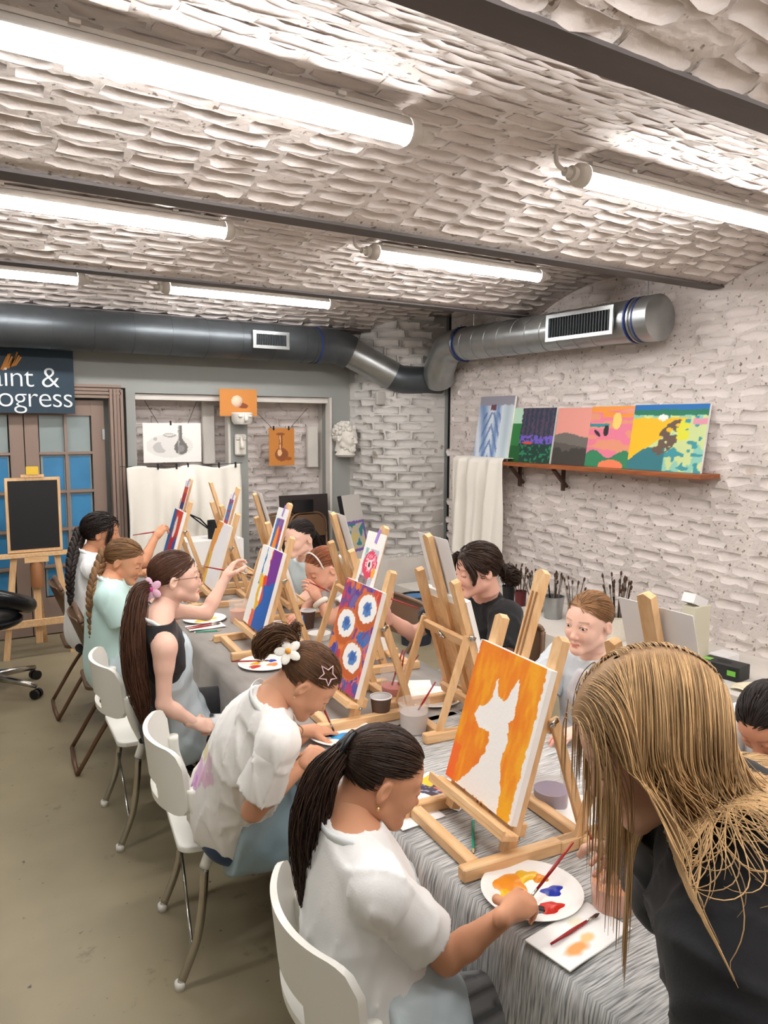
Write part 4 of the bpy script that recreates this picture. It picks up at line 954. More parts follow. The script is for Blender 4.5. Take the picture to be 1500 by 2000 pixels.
def art_field(u, v):
    n = vnoise(u, v, 16, 4); n2 = vnoise(u*12, v*4, 1, 7); a = base(u, srgb(140, 200, 180)); a = mixc(a, n2 > .5, srgb(200, 216, 150)); a = mixc(a, (n > .62) & (u > .3), srgb(60, 150, 160)); a = mixc(a, (v < .35) & (u < .5), srgb(50, 120, 130)); a = mixc(a, (v > .12+.85*u+.04*n) & (v < .80), srgb(236, 188, 30)); a = mixc(a, inell(u+.05*n, v, .55, .5, .13, .3, -.5) & (n > .3), srgb(104, 84, 72)); a = mixc(a, inell(u+.1*n, v, .75, .62, .08, .16), srgb(220, 220, 60)); a = mixc(a, v > .82+.03*n, srgb(36, 120, 90)); a = mixc(a, v > .92, srgb(30, 110, 180)); a = mixc(a, inell(u, v, .42, .80, .07, .05), CW); a = mixc(a, (u > .82) & (v > .70) & (v < .79), srgb(220, 150, 170)); return a
def shelf_picture(y0, y1, ht, art, label, nx=70, ny=80, lean=.16, xo=0.0):
    o = painted('painting', abs(y1-y0), ht, art, nx, ny, .02, M_CANVASWHITE, M_PAINTED)
    # picture faces -x : picture right = -y
    Rm = Rz(-PI/2) @ Rx(-lean); yc = (y0+y1)/2
    o.matrix_world = Matrix([[*Rm[0], 4.64-.022-math.sin(lean)*ht+xo], [*Rm[1], yc], [*Rm[2], 1.477], [0, 0, 0, 1]]); return tag(o, label, 'painting')
shelf_picture(5.60, 5.13, .585, art_drape, 'painting of a blue and white hanging drape, leftmost on the shelf')
shelf_picture(5.16, 4.62, .47, art_forest, 'dark forest painting with a green left strip on the shelf')
shelf_picture(4.60, 4.20, .465, art_hill, 'painting of a pink sky over grey hills, middle of the shelf')
shelf_picture(4.235, 3.81, .47, art_pink, 'pink and orange sunset painting on the shelf', xo=.0)
shelf_picture(3.82, 3.20, .475, art_field, 'painting with a yellow field and teal brushwork, rightmost on the shelf')
def drape(name, x_fn, ncol, nrow, material, label, cat='cloth', th=.004):
    P = np.zeros((ncol, nrow, 3))
    for i in range(ncol):
        for j in range(nrow): P[i, j] = x_fn(i/(ncol-1), j/(nrow-1))
    o = MB().grid(P).build(name, material, smooth=True); solid(o, th, 0); return tag(o, label, cat)
def fr(u, v):
    y = 5.74-(.68-.03*v)*u; top = 1.50; amp = .014+.040*min(1, v*2)
    fold = math.sin(u*17+1.2*v)+.6*math.sin(u*31+2.0+v*3); swag = .16*math.exp(-((u-.35)/.3)**2)*math.sin(min(1, v*2.2)*PI)
    if v < .08: return (4.60-.17*v/.08, y, top+.004)
    w_ = (v-.08)/.92; return (4.415-.5*swag*.35-amp*fold*.7, y, top-w_*(.90+.03*math.sin(u*6)))
drape('hanging_cloth', fr, 60, 40, M_CLOTHWHITE, 'white cloth hanging over the left end of the picture shelf')

# ------------------------------------------------------------------ back wall: sign, drawings, casts, cloth
sg = empty('sign_board', (.78, 6.80, 2.13), 0, 'dark blue sign board with white lettering above the door', 'sign')
MB().box((0, .0, 0), (.94, .03, .51)).build('board', mat('sign_navy', tuple(srgb(36, 56, 70)), .6, var=.1), sg)
def text_mesh(txt, size, name, material, parent, loc, extrude=.004, off=.0):
    cu = bpy.data.curves.new(name, 'FONT'); cu.body = txt; cu.size = size; cu.extrude = extrude; cu.offset = off; cu.align_x = 'RIGHT'; cu.space_character = .93
    to = bpy.data.objects.new('tmp', cu); C.objects.link(to); bpy.context.view_layer.update()
    me = bpy.data.meshes.new_from_object(to.evaluated_get(bpy.context.evaluated_depsgraph_get())); bpy.data.objects.remove(to)
    me.materials.clear(); me.materials.append(material); o = bpy.data.objects.new(name, me); link(o, parent); o.location = loc; o.rotation_euler = (PI/2, 0, 0); return o
M_SIGNWHITE = mat('sign_white', tuple(srgb(214, 220, 222)), .6)
text_mesh('Paint &', .235, 'lettering', M_SIGNWHITE, sg, (.362, -.018, -.045), off=-.0025)
text_mesh('Progress', .235, 'lettering', M_SIGNWHITE, sg, (.462, -.018, -.205), off=-.0025)
r9 = np.random.default_rng(11); bs = MB()
for k in range(9):
    a = r9.normal()*.02; bs.bar((-.02+.013*k-.03, -.019, .07+r9.random()*.03+.004*k), (.015+.013*k-.02, -.019, .15+r9.random()*.06+.003*k), .003, .011, (0, 1, 0))
bs.build('brush_mark', mat('sign_ochre', tuple(srgb(204, 132, 50)), .6), sg).location = (-.02, 0, .0)
def art_bottle(u, v):
    a = base(u, srgb(236, 233, 228)); n = vnoise(u, v, 6, 3); a = mixc(a, inell(u, v, .45, .42, .40, .30), srgb(206, 203, 199), .6*0+.5); a = mixc(a, inell(u, v, .28, .38, .12, .14), srgb(170, 168, 165), .7); a = mixc(a, inell(u, v, .43, .52, .13, .24), srgb(220, 217, 213)); a = mixc(a, inell(u, v, .45, .69, .11, .05), srgb(160, 157, 153)); a = mixc(a, inell(u, v, .45, .70, .085, .03), srgb(216, 213, 208)); a = mixc(a, inell(u, v, .21, .60, .03, .05), srgb(180, 178, 174)); b = inell(u, v, .645, .36, .115, .17) | ((np.abs(u-.632) < .035) & (v > .5) & (v < .94)) | inpoly(u, v, [(.55, .42), (.6, .62), (.665, .62), (.75, .42)]); a = mixc(a, b, srgb(112, 109, 106)); a = mixc(a, b & (u < .62) & (u > .59), srgb(160, 158, 154)); a = mixc(a, inell(u, v, .645, .35, .06, .09), srgb(142, 139, 135)); return a
def art_ball(u, v):
    a = base(u, srgb(196, 128, 60)); a = mixc(a, inell(u, v, .60, .40, .16, .10, -.3), srgb(128, 66, 34)); k = np.clip(((u-.42)*1.4)**2*8+(v-.62)**2*8, 0, 1); m = inell(u, v, .46, .55, .145, .215); a = np.where(m[..., None], (1-k[..., None])*srgb(236, 206, 180)+k[..., None]*srgb(124, 66, 40), a); return a
def art_vase(u, v):
    a = base(u, srgb(192, 124, 56)); b = inell(u, v, .49, .30, .27, .17) | ((np.abs(u-.46) < .07) & (v > .42) & (v < .82)) | inell(u, v, .46, .84, .17, .04) | inell(u, v, .5, .16, .17, .04); a = mixc(a, b, srgb(138, 78, 40)); a = mixc(a, inell(u, v, .42, .34, .09, .09) | ((np.abs(u-.44) < .02) & (v > .45) & (v < .8)), srgb(226, 180, 130)); a = mixc(a, inell(u, v, .75, .18, .16, .05), srgb(150, 84, 40)); return a
def hung(art, x0, x1, z0, z1, y, label, edge, nx, ny, clips, strings, lift=.2):
    o = painted('drawing', x1-x0, z1-z0, art, nx, ny, .002, edge, M_PAINTED); o.location = ((x0+x1)/2, y, z0); tag(o, label, 'drawing')
    for c in clips: MB().box((c-(x0+x1)/2, -.003, z1-z0), (.014, .01, .04)).build('clip', M_BLACK, o)
    for a, b in strings: MB().tube([(a-(x0+x1)/2, 0, z1-z0-.005), (b-(x0+x1)/2, .1, z1-z0+lift)], .0025, 5).build('string', M_BLACK, o)
hung(art_bottle, 1.83, 2.36, 1.445, 1.80, 6.90, 'pencil drawing of a bottle and jug on white paper in the niche', M_PAPER, 80, 60, [2.08], [(1.97, 1.88), (2.24, 2.36)])
hung(art_ball, 2.495, 2.86, 1.865, 2.115, 6.76, 'brown paper with a shaded ball drawing on the middle post', M_KRAFT, 70, 50, [], [])
hung(art_vase, 3.03, 3.30, 1.39, 1.755, 6.88, 'brown paper with a vase drawing hung on strings in the niche', M_KRAFT, 60, 70, [3.08, 3.24], [(3.07, 2.9), (3.25, 3.5)])
def fn(u, v):
    x = 1.63+(1.03+.02*math.sin(v*3))*u; fold = math.sin(u*26+2*v)+.7*math.sin(u*47+1.0); sw = .09*math.exp(-((u-.52)/.16)**2)*math.sin(min(1., v*1.4)*PI)
    return (x+.015*math.sin(v*4+u*9)*v, 6.71-.022*fold*(.35+v)-sw, 1.415-v*.82+.015*math.sin(u*9*PI/2)*(1-v)-.05*math.exp(-((u-.52)/.18)**2)*(1-v)*0)
nc = drape('hanging_cloth', fn, 70, 36, M_CLOTHWHITE, 'white backdrop cloth pegged up in front of the niche')
for u in (.26, .42, .52, .80, .955): MB().box((1.63+1.03*u, 6.70, 1.42), (.012, .02, .05)).build('clip', M_BLACK, nc)
tag(MB().tube([(1.58, 6.715, 1.428), (2.1, 6.715, 1.412), (2.72, 6.80, 1.430)], .003, 6).build('clothes_line', M_BLACK), 'thin line strung across the niche carrying the pegged white cloth', 'line')
# still-life stand with a black brush pot
tag(MB().box((0, 0, .40), (.50, .34, .80)).build('still_life_stand', M_PLATE, loc=(2.25, 6.42, 0)), 'white still-life stand in front of the backdrop cloth', 'stand')
t = empty('brush_pot', (2.27, 6.36, .80), 0, 'black pot with two long brushes on the still-life stand', 'pot'); MB().lathe([(.001, 0), (.05, 0), (.055, .16), (.05, .16), (.045, .01), (.001, .01)], n=20).build('pot', M_BLACK, t, auto=40)
for k in range(2): MB().tube([(0, 0, .05), (-.12-.04*k, 0, .18), (-.28, -.02*k, .26+.02*k)], .007, 6).build('long_brush', M_BLACKGLOSS, t)
# plaster casts
t = tag(MB().box((0, 0, 0), (.11, .03, .20), bev=.012).build('plaster_cast', M_PLASTER, loc=(2.705, 6.80, 1.60)), 'plaster cast of a nose and eyes on the middle grey post', 'plaster cast')
MB().tube([(0, -.02, .07), (0, -.045, .0), (0, -.05, -.035)], [.012, .018, .022], 8).build('nose', M_PLASTER, t, smooth=True)
for s in (-1, 1): MB().ball((s*.032, -.018, .055), (.02, .012, .012), 10).build('eye', M_PLASTER, t, smooth=True); MB().bar((s*.012, -.02, .075), (s*.05, -.018, .08), .012, .018, (0, 1, 0)).build('brow', M_PLASTER, t)
t = tag(MB().lathe([(.001, 0), (.075, 0), (.095, .03), (.10, .10), (.092, .11), (.001, .11)], n=24).build('plaster_cast', M_PLASTER, loc=(2.70, 6.74, 1.79), auto=40), 'cropped plaster face cast just below the ball drawing', 'plaster cast')
MB().tube([(0, -.09, .10), (0, -.11, .05), (0, -.11, .03)], [.014, .018, .02], 8).build('nose', M_PLASTER, t, smooth=True)
for s in (-1, 1): MB().ball((s*.045, -.085, .075), (.026, .016, .013), 10).build('eye', M_PLASTER, t, smooth=True)
tag(MB().box((0, 0, 0), (.12, .05, .62), bev=.008).build('wall_block', M_PLINTH, loc=(2.50, 7.10, 1.72)), 'white painted block on the niche wall left of the middle post', 'block')
tag(MB().box((0, 0, 0), (.12, .05, .42), bev=.008).build('wall_block', M_PLINTH, loc=(3.60, 7.08, 1.56)), 'white painted block on the niche wall by the bust', 'block')
tag(MB().box((0, 0, 0), (.11, .05, .13), bev=.01).build('wall_socket', mat('socket_grey', tuple(srgb(176, 172, 166)), .5), loc=(4.03, 6.44, 2.05)), 'small grey socket box high on the rounded pillar', 'socket')
# chalkboard on floor easel
t = empty('chalkboard_easel', (.83, 6.28, 0), 0, 'wooden floor easel holding a blank black chalkboard by the door', 'easel')
MB().box((0, 0, 1.105), (.385, .022, .565)).build('board_frame', M_WOODZ, t); MB().box((0, -.012, 1.105), (.345, .004, .52)).build('slate', M_BLACK, t)
MB().box((0, .0, .80), (.50, .06, .03)).build('shelf', M_WOODY, t); MB().box((0, -.005, .765), (.17, .05, .045)).build('shelf_block', M_WOOD, t); MB().lathe([(.045, .55), (.045, .72), (.03, .74), (.03, .75)], n=14).build('screw_holder', mat('dark_wood_knob', tuple(srgb(150, 100, 60)), .5), t, auto=40)
for s in (-1, 1): MB().bar((s*.15, .02, .80), (s*.24, .0, .0), .022, .045, (0, 1, 0)).build('front_leg', M_WOODZ, t)
MB().bar((0, .06, .74), (.10, .42, .0), .03, .05, (1, 0, 0)).build('rear_leg', M_WOODZ, t); MB().bar((0, .03, .1), (0, .03, 1.42), .022, .05, (0, 1, 0)).build('mast', M_WOODZ, t)
MB().bar((-.30, -.01, .27), (.32, -.01, .27), .03, .05, (0, 1, 0)).build('stretcher', M_WOODY, t); MB().box((0, 0, 1.40), (.16, .04, .02)).build('top_clamp', M_WOODY, t); MB().box((.0, -.01, 1.44), (.085, .03, .06)).build('clamp_block', mat('yellow_block', tuple(srgb(222, 184, 60)), .5), t)
# office chair at the left edge
t = empty('office_chair', (.40, 5.55, 0), 0, 'black vinyl office chair on a chrome caster base, cut by the left edge', 'chair')
MB().tube([(.27*math.cos(a), .22*math.sin(a), .66+.10*math.cos(a*1.0+2.6)) for a in np.linspace(0, 2*PI, 36, endpoint=False)], .055, 14, close=True).build('arm_ring', M_BLACKGLOSS, t, smooth=True)
MB().ball((0, 0, .50), (.24, .24, .06), 20).build('seat', M_BLACKGLOSS, t, smooth=True); MB().cyl((0, 0, .10), (0, 0, .47), .03, n=14).build('gas_lift', M_CHROME, t, smooth=True)
for k in range(5):
    a = 2*PI*k/5-.75; ex, ey = .36*math.cos(a), .36*math.sin(a); MB().tube([(0, 0, .13), (ex*.6, ey*.6, .105), (ex, ey, .085)], [.03, .022, .016], 10).build('base_arm', M_CHROME, t, smooth=True)
    for s in (-1, 1):
        q = V(-math.sin(a), math.cos(a), 0)*s*.018; MB().cyl(V(ex, ey, .032)+q*.4, V(ex, ey, .032)+q*1.6, .032, n=14).build('caster', M_BLACKGLOSS, t, auto=40)
# leaning canvas with purple taped picture
def art_taped(u, v):
    a = base(u, srgb(196, 192, 186)); b = (v > .14) & (v < .60); a = mixc(a, b, srgb(120, 92, 168)); c = (v > .18) & (v < .56) & (u > .10) & (u < .90); a = mixc(a, c, srgb(186, 180, 176)); n = vnoise(u*7, v*16, 1, 5); a = mixc(a, c & (n > .6), srgb(50, 130, 128)); a = mixc(a, c & (n < .28), srgb(206, 186, 120)); return a
o = painted('leaning_canvas', .29, .64, art_taped, 60, 110, .05, M_BLACK, M_PAINTED); Rm = Rz(.42) @ Rx(-.22)
o.matrix_world = Matrix([[*Rm[0], 3.70], [*Rm[1], 6.24], [*Rm[2], .497], [0, 0, 0, 1]]); tag(o, 'grey canvas with black edge and purple-taped picture leaning on the pillar', 'canvas')
# waste bin
t = empty('waste_bin', (3.52, 5.05, 0), 0, 'dark blue waste bin with a blue rim behind the easels', 'bin'); MB().lathe([(.001, 0), (.13, 0), (.165, .36), (.155, .36), (.12, .01), (.001, .01)], n=28, sx=1, sy=.8).build('bin_body', mat('bin_navy', tuple(srgb(38, 46, 62)), .5), t, auto=40)
MB().lathe([(.160, .345), (.180, .345), (.180, .395), (.160, .395)], n=28, sy=.8).build('rim', mat('bin_blue', tuple(srgb(72, 116, 160)), .45), t, auto=40); MB().lathe([(.001, .30), (.14, .32), (.155, .40), (.15, .41), (.12, .37), (.001, .33)], n=20, sy=.8).build('liner_bag', M_BLACKGLOSS, t, smooth=True)

# ------------------------------------------------------------------ brush pots on the ledge
def pot(x, y, r, h, material, label, nb, seed, bl=.16, kinds=None, taper=.85, spread=.45, dark=True):
    t = empty('brush_pot', (x, y, .30), 0, label, 'pot', 'brush pots on the ledge'); MB().lathe([(.001, 0), (r*taper, 0), (r, h), (r*1.06, h), (r*1.06, h+.004), (r*.93, h+.003), (r*.82, .005), (.001, .005)], n=22).build('pot', material, t, auto=40)
    rr = np.random.default_rng(seed)
    for k in range(nb):
        a = rr.random()*2*PI; q = rr.random()**.5*r*.6; b0 = V(q*math.cos(a)*.4, q*math.sin(a)*.4, .01); tilt = spread*(.3+rr.random()); d = nrm((math.cos(a)*tilt*q/r*1.5, math.sin(a)*tilt*q/r*1.5, 1)); L_ = h+bl*(.6+.5*rr.random())
        s_ = MB().tube([b0, b0+d*L_], .0035, 6).build('brush_handle', [M_BLACKGLOSS, mat('brush_grey', tuple(srgb(120, 116, 110)), .4), M_REDHANDLE, mat('brush_dark_wood', tuple(srgb(84, 58, 40)), .5)][rr.integers(0, 4) if not dark else (0, 0, 1, 3)[rr.integers(0, 4)]], t)
        MB().tube([b0+d*L_, b0+d*(L_+.03)], [.005, .0052], 6).build('ferrule', M_CHROME, s_); MB().tube([b0+d*(L_+.03), b0+d*(L_+.05), b0+d*(L_+.062)], [.006, .0085, .003], 6).build('bristles', M_BRISTLE, s_)
    return t
pot(4.32, 4.83, .055, .13, M_BLACK, 'black mesh pot with brushes behind the black-shirted painter\'s bun', 9, 1)
pot(4.27, 4.44, .058, .13, mat('pot_green', tuple(srgb(28, 66, 50)), .4), 'dark green pot of brushes beside the steel bucket', 16, 2)
pot(4.24, 4.22, .085, .17, M_STEEL, 'small steel bucket with brushes on the ledge', 12, 3, .13, taper=.75)
pot(4.24, 4.02, .045, .12, M_CLEAR, 'clear glass of brushes just left of the fair girl\'s head', 7, 4)
pot(4.19, 3.55, .085, .17, mat('pot_cream', tuple(srgb(226, 220, 206)), .5, bump=.4, bscale=90), 'cream woven-pattern pot with a dense bunch of brushes', 26, 5, .22, spread=.3)
pot(4.30, 4.66, .05, .12, mat('pot_dark_red', tuple(srgb(96, 34, 34)), .5), 'dark red pot partly hidden by the tall easel mast', 8, 6, dark=False)
r3 = np.random.default_rng(3)
t = tag(MB().box((0, 0, .18), (.16, .10, .36), bev=.004).build('cream_carton', mat('carton_cream', tuple(srgb(216, 212, 190)), .7), loc=(4.25, 2.97, .30)), 'tall cream carton behind the white sheet on the ledge', 'carton')
MB().box((-.02, 0, .39), (.14, .09, .06), Ry(.4)).build('flap', M_PAPER, t)
t = tag(MB().box((0, 0, .045), (.13, .25, .09), Rz(.12), bev=.003).build('glove_box', mat('box_black', tuple(srgb(40, 42, 42)), .5), loc=(4.12, 2.67, .30)), 'flat black glove box with green panels on the ledge', 'box')
MB().lathe([(.001, 0), (.03, 0), (.03, .001), (.001, .001)], n=20, sy=1.6, c=(0, 0, .0905)).build('opening', M_BLACK, t)
for q in (-.09, .085): MB().box((-.066+.0*q, q, .05), (.004, .05, .03), Rz(.12)).build('green_panel', mat('panel_green', tuple(srgb(120, 190, 70)), .5), t)
MB().box((-.03, .09, .0905), (.05, .05, .002), Rz(.12)).build('green_panel', mat('panel_green', (0, 0, 0)), t)
tag(MB().box((0, 0, .03), (.14, .12, .06), bev=.003).build('white_carton', M_PAPER, loc=(4.36, 2.83, .30)), 'low white carton behind the glove box', 'carton')
def ft(u, v): return (3.92+.34*u+.02*math.sin(v*5), 2.50-.34*v+.03*math.sin(u*6), .306+.010*math.sin(u*17+v*5)*math.sin(v*13)+.008)
drape('crumpled_sheet', ft, 24, 24, mat('cream_film', tuple(srgb(226, 216, 188)), .6), 'crumpled cream plastic sheet in front of the glove box', 'sheet', .002)
# ------------------------------------------------------------------ people: smooth-blended bodies meshed by surface nets
def surfnets(F, lo, h):
    s = F < 0; c = np.zeros(tuple(d-1 for d in F.shape), np.int8)
    for i in (0, 1):
        for j in (0, 1):
            for k in (0, 1): c += s[i:s.shape[0]-1+i, j:s.shape[1]-1+j, k:s.shape[2]-1+k]
    I, J, K = np.nonzero((c > 0) & (c < 8)); n = len(I); idx = np.full(c.shape, -1, np.int32); idx[I, J, K] = np.arange(n)
    acc = np.zeros((n, 3)); cnt = np.zeros(n)
    cr = [(0, 0, 0), (1, 0, 0), (0, 1, 0), (1, 1, 0), (0, 0, 1), (1, 0, 1), (0, 1, 1), (1, 1, 1)]
    val = [F[I+a, J+b, K+d] for a, b, d in cr]
    for a in range(8):
        for bit in (1, 2, 4):
            b = a | bit
            if b == a: continue
            m = (val[a] < 0) != (val[b] < 0); t = np.where(m, val[a]/np.where(m, val[a]-val[b], 1), 0)
            pa = np.array(cr[a], float); d = np.array(cr[b], float)-pa
            acc[m] += pa+d*t[m][:, None]; cnt[m] += 1
    Vt = (np.stack([I, J, K], 1)+acc/cnt[:, None])*h+lo; Q = []
    for ax in range(3):
        sl0 = [slice(None)]*3; sl1 = [slice(None)]*3; sl0[ax] = slice(0, -1); sl1[ax] = slice(1, None)
        a = s[tuple(sl0)]; b = s[tuple(sl1)]; x = np.nonzero(a != b); x = [np.array(q) for q in x]; o1, o2 = (ax+1) % 3, (ax+2) % 3
        ok = (x[o1] > 0) & (x[o2] > 0) & (x[o1] < F.shape[o1]-1) & (x[o2] < F.shape[o2]-1); x = [q[ok] for q in x]; fl = a[tuple(x)]
        def cell(d1, d2):
            y = [q.copy() for q in x]; y[o1] = y[o1]-d1; y[o2] = y[o2]-d2; return idx[tuple(y)]
        q = np.stack([cell(1, 1), cell(0, 1), cell(0, 0), cell(1, 0)], 1); q[~fl] = q[~fl][:, ::-1]; Q.append(q)
    return Vt, np.concatenate(Q)
class Sdf:
    def __init__(s): s.ops = []
    def cap(s, a, b, ra, rb=None, k=.02, cut=False):
        a = np.asarray(a, float); b = np.asarray(b, float); rb = ra if rb is None else rb; R_ = max(ra, rb)
        def f(P):
            d = b-a; t = np.clip(((P-a) @ d)/max(d @ d, 1e-9), 0, 1); q = P-a-t[..., None]*d; return np.sqrt((q*q).sum(-1))-(ra+(rb-ra)*t)
        s.ops.append((f, np.minimum(a, b)-R_, np.maximum(a, b)+R_, k, cut)); return s
    def ell(s, c, r, R=None, k=.02, cut=False):
        c = np.asarray(c, float); r = np.asarray(r, float)*np.ones(3); Rm = np.eye(3) if R is None else np.asarray(R, float)
        def f(P):
            q = (P-c) @ Rm; k0 = np.sqrt(((q/r)**2).sum(-1)); k1 = np.sqrt(((q/r**2)**2).sum(-1)); return k0*(k0-1)/np.maximum(k1, 1e-6)
        e = np.abs(Rm) @ r; s.ops.append((f, c-e, c+e, k, cut)); return s
    def half(s, p, n, k=.008):     # keep the side opposite to n
        p = np.asarray(p, float); n = nrm(n); s.ops.append((lambda P: (P-p) @ n, None, None, k, 'clip')); return s
    def mesh(s, h, disp=None, box=None):
        us = [o for o in s.ops if o[4] is False]
        lo = np.min([o[1] for o in us], 0)-2.5*h; hi = np.max([o[2] for o in us], 0)+2.5*h
        if box is not None: lo = np.maximum(lo, box[0]); hi = np.minimum(hi, box[1])
        n = np.ceil((hi-lo)/h).astype(int)+1; ax = [lo[i]+np.arange(n[i])*h for i in range(3)]; F = np.full(tuple(n), .25, np.float32)
        def wrinkle():
            m = np.abs(F) < .05; P = np.stack(np.meshgrid(*ax, indexing='ij'), -1)[m]; F[m] += disp(P).astype(np.float32)
        todo = disp is not None
        for f, a, b, k, cut in s.ops:
            if cut is not False and todo: wrinkle(); todo = False
            if a is None: sl = (slice(None),)*3
            else:
                m = k+3*h; i0 = np.clip(np.floor((a-m-lo)/h).astype(int), 0, n); i1 = np.clip(np.ceil((b+m-lo)/h).astype(int)+1, 0, n)
                if (i1 <= i0).any(): continue
                sl = tuple(slice(i0[q], i1[q]) for q in range(3))
            P = np.stack(np.meshgrid(*[ax[q][sl[q]] for q in range(3)], indexing='ij'), -1); d = f(P).astype(np.float32); A = F[sl]
            if cut is False:
                hh = np.maximum(k-np.abs(A-d), 0)/k if k > 0 else 0; F[sl] = np.minimum(A, d)-hh*hh*k*.25
            else:
                if cut is True: d = -d
                hh = np.maximum(k-np.abs(A-d), 0)/k if k > 0 else 0; F[sl] = np.maximum(A, d)+hh*hh*k*.25
        if todo: wrinkle()
        return surfnets(F, lo, h)

def head_mesh(lid, h):
    """head in its own frame: x to the person's left, y forward, z up, origin between the ears at eye level; lid 0 open, 1 looking down"""
    S = Sdf(); S.ell((0, -.005, .028), (.073, .094, .080)); S.ell((0, .035, .002), (.061, .056, .062), k=.03); S.ell((0, .045, -.04), (.053, .046, .054), k=.03)
    for s in (-1, 1):
        S.cap((s*.046, .010, -.058), (s*.012, .074, -.092), .021, .018, k=.02); S.ell((s*.033, .066, -.032), .022, k=.02); S.cap((s*.044, .067, .020), (s*.013, .083, .015), .008, k=.014)
    S.ell((0, .079, -.094), (.017, .016, .015), k=.016)
    for s in (-1, 1): S.ell((s*.031, .104, -.002), (.016, .013, .012), k=.014, cut=True)
    S.cap((0, .087, .004), (0, .104, -.032), .0064, .0085, k=.012); S.ell((0, .1075, -.036), .0090, k=.006)
    for s in (-1, 1): S.ell((s*.0098, .098, -.040), (.0064, .008, .0062), k=.006); S.ell((s*.031, .0805, -.001), .0140, k=.004)
    S.cap((-.014, .088, -.0650), (0, .0945, -.0632), .0040, .0050, k=.007); S.cap((.014, .088, -.0650), (0, .0945, -.0632), .0040, .0050, k=.007); S.cap((-.008, .091, -.0725), (.008, .091, -.0725), .0054, k=.007)
    S.cap((-.018, .0925, -.0682), (.018, .0925, -.0682), .0020, k=.004, cut=True)
    for s in (-1, 1):
        R_ = Rz(s*.30) @ Rx(-.2); S.ell((s*.0765, -.008, -.010), (.0080, .016, .027), R_, k=.006); S.ell((s*.083, -.003, -.006), (.0055, .010, .016), R_, k=.003, cut=True)
        zc = -.001-.006*lid; S.ell((s*.031, .097, zc), (.0118, .010, .0050-.0024*lid), k=.0015, cut=True)
    S.cap((0, -.022, -.05), (0, -.040, -.125), .052, .050, k=.03)
    S.half((0, 0, -.125), (0, -.2, -1), .002)
    Vt, Q = S.mesh(h); x, y, z = Vt.T; tint = np.ones((len(Vt), 3)); ax = np.abs(x)
    def m_(cond, c, a): tint[cond] = tint[cond]*(1-a)+np.array(c)*a
    m_((ax < .036+.0) & (ax > .018) & (z < -.02) & (z > -.055) & (y > .05), (1.02, .82, .80), .5)
    m_((ax < .0125) & (z < -.03) & (z > -.05) & (y > .10), (1.0, .82, .78), .5)
    m_((ax < .0185-np.abs(z+.068)*.7) & (z < -.0605) & (z > -.0780) & (y > .082), (.88, .52, .50), .75)
    m_((ax < .017) & (np.abs(z+.0682) < .0015) & (y > .082), (.5, .25, .24), .7)
    br = np.abs(z-(.0225-.10*(ax-.032)**2*30*.1-.08*np.maximum(ax-.036, 0))) < .0038; m_(br & (ax > .014) & (ax < .049) & (y > .06), (.42, .32, .27), .55)
    ec = np.sqrt(((ax-.031)/.0135)**2+((z+.001+.006*lid)/(.0066-.002*lid))**2); m_((ec < 1.12) & (ec > .8) & (z > -.001-.007*lid) & (y > .07), (.15, .1, .09), .9); m_((ec < 1.12) & (ec >= .8) & (z <= -.001-.007*lid) & (y > .07), (.7, .5, .45), .6)
    m_((ax < .0085) & (ax > .0035) & (z < -.0445) & (z > -.05) & (y > .095), (.4, .22, .2), .8)
    return Vt, Q, tint
HEADS = {(0, 1): head_mesh(0, .0031), (1, 1): head_mesh(1, .0031), (0, 0): head_mesh(0, .0040), (1, 0): head_mesh(1, .0040)}
def hand_sdf(side, curl, thumb=.0, spread=0.0):
    """wrist at origin, fingers along +x, back of the hand +z, thumb towards side*y"""
    S = Sdf(); S.ell((.045, 0, 0), (.050, .036, .015), k=.01); S.cap((-.035, 0, 0), (.02, 0, 0), .021, .024, k=.02)
    for i, (y, L_) in enumerate(((.027, .066), (.009, .074), (-.009, .069), (-.026, .054))):
        p = V(.078-.006*abs(i-1), side*y, .002); c = curl[i]; a = 0; r = .0079-.0006*(i == 3)
        S.cap((.04, side*y*.8, 0), p, .0105, r+.0008, k=.004)
        for j, f in enumerate((.45, .31, .24)):
            a += c[j]; q = p+L_*f*V(math.cos(a), side*spread*(1.5-i), -math.sin(a)); S.cap(p, q, r, r*.92, k=.002); p = q; r *= .9
    p = V(.018, side*.026, -.006); dirs = (V(.55, side*.75, -.35-thumb), V(.80, side*.35-side*thumb*.5, -.45-thumb), V(.9, side*.0-side*thumb*.6, -.35-thumb))
    r = .0115
    for d, L_ in zip(dirs, (.036, .030, .024)):
        q = p+nrm(d)*L_; S.cap(p, q, r, r*.88, k=.006); p = q; r *= .88
    return S
GRIP = [(.55, .75, .35), (.75, .95, .5), (1.0, 1.15, .7), (1.15, 1.2, .8)]; PEN = [(.42, .55, .30), (.55, .65, .35), (.70, .75, .45), (.80, .85, .5)]; RELAX = [(.25, .35, .25), (.3, .4, .3), (.35, .45, .3), (.4, .5, .35)]; FLAT = [(.12, .15, .1)]*4; FIST = [(.9, 1.1, .7), (1.0, 1.2, .8), (1.05, 1.25, .8), (1.1, 1.25, .8)]
M_SKIN = mat('skin', (1, 1, 1), .52, attr=True, sss=.12, spec=.35, bump=.02, bscale=180)
M_CLOTHES = mat('clothes_attr', (1, 1, 1), .85, attr=True, bump=.06, bscale=260, sheen=.1)
M_APRON = mat('apron_film', tuple(srgb(214, 230, 236)), .35, alpha=.62, spec=.5, bump=.25, bscale=22)
M_EYE = mat('eye_attr', (1, 1, 1), .12, attr=True)
def hair_mat(name, col): return mat('hair_'+name, tuple(srgb(*col)), .46, spec=.35, island=.42, var=.35, vscale=8, stretch=(3, 3, .6))

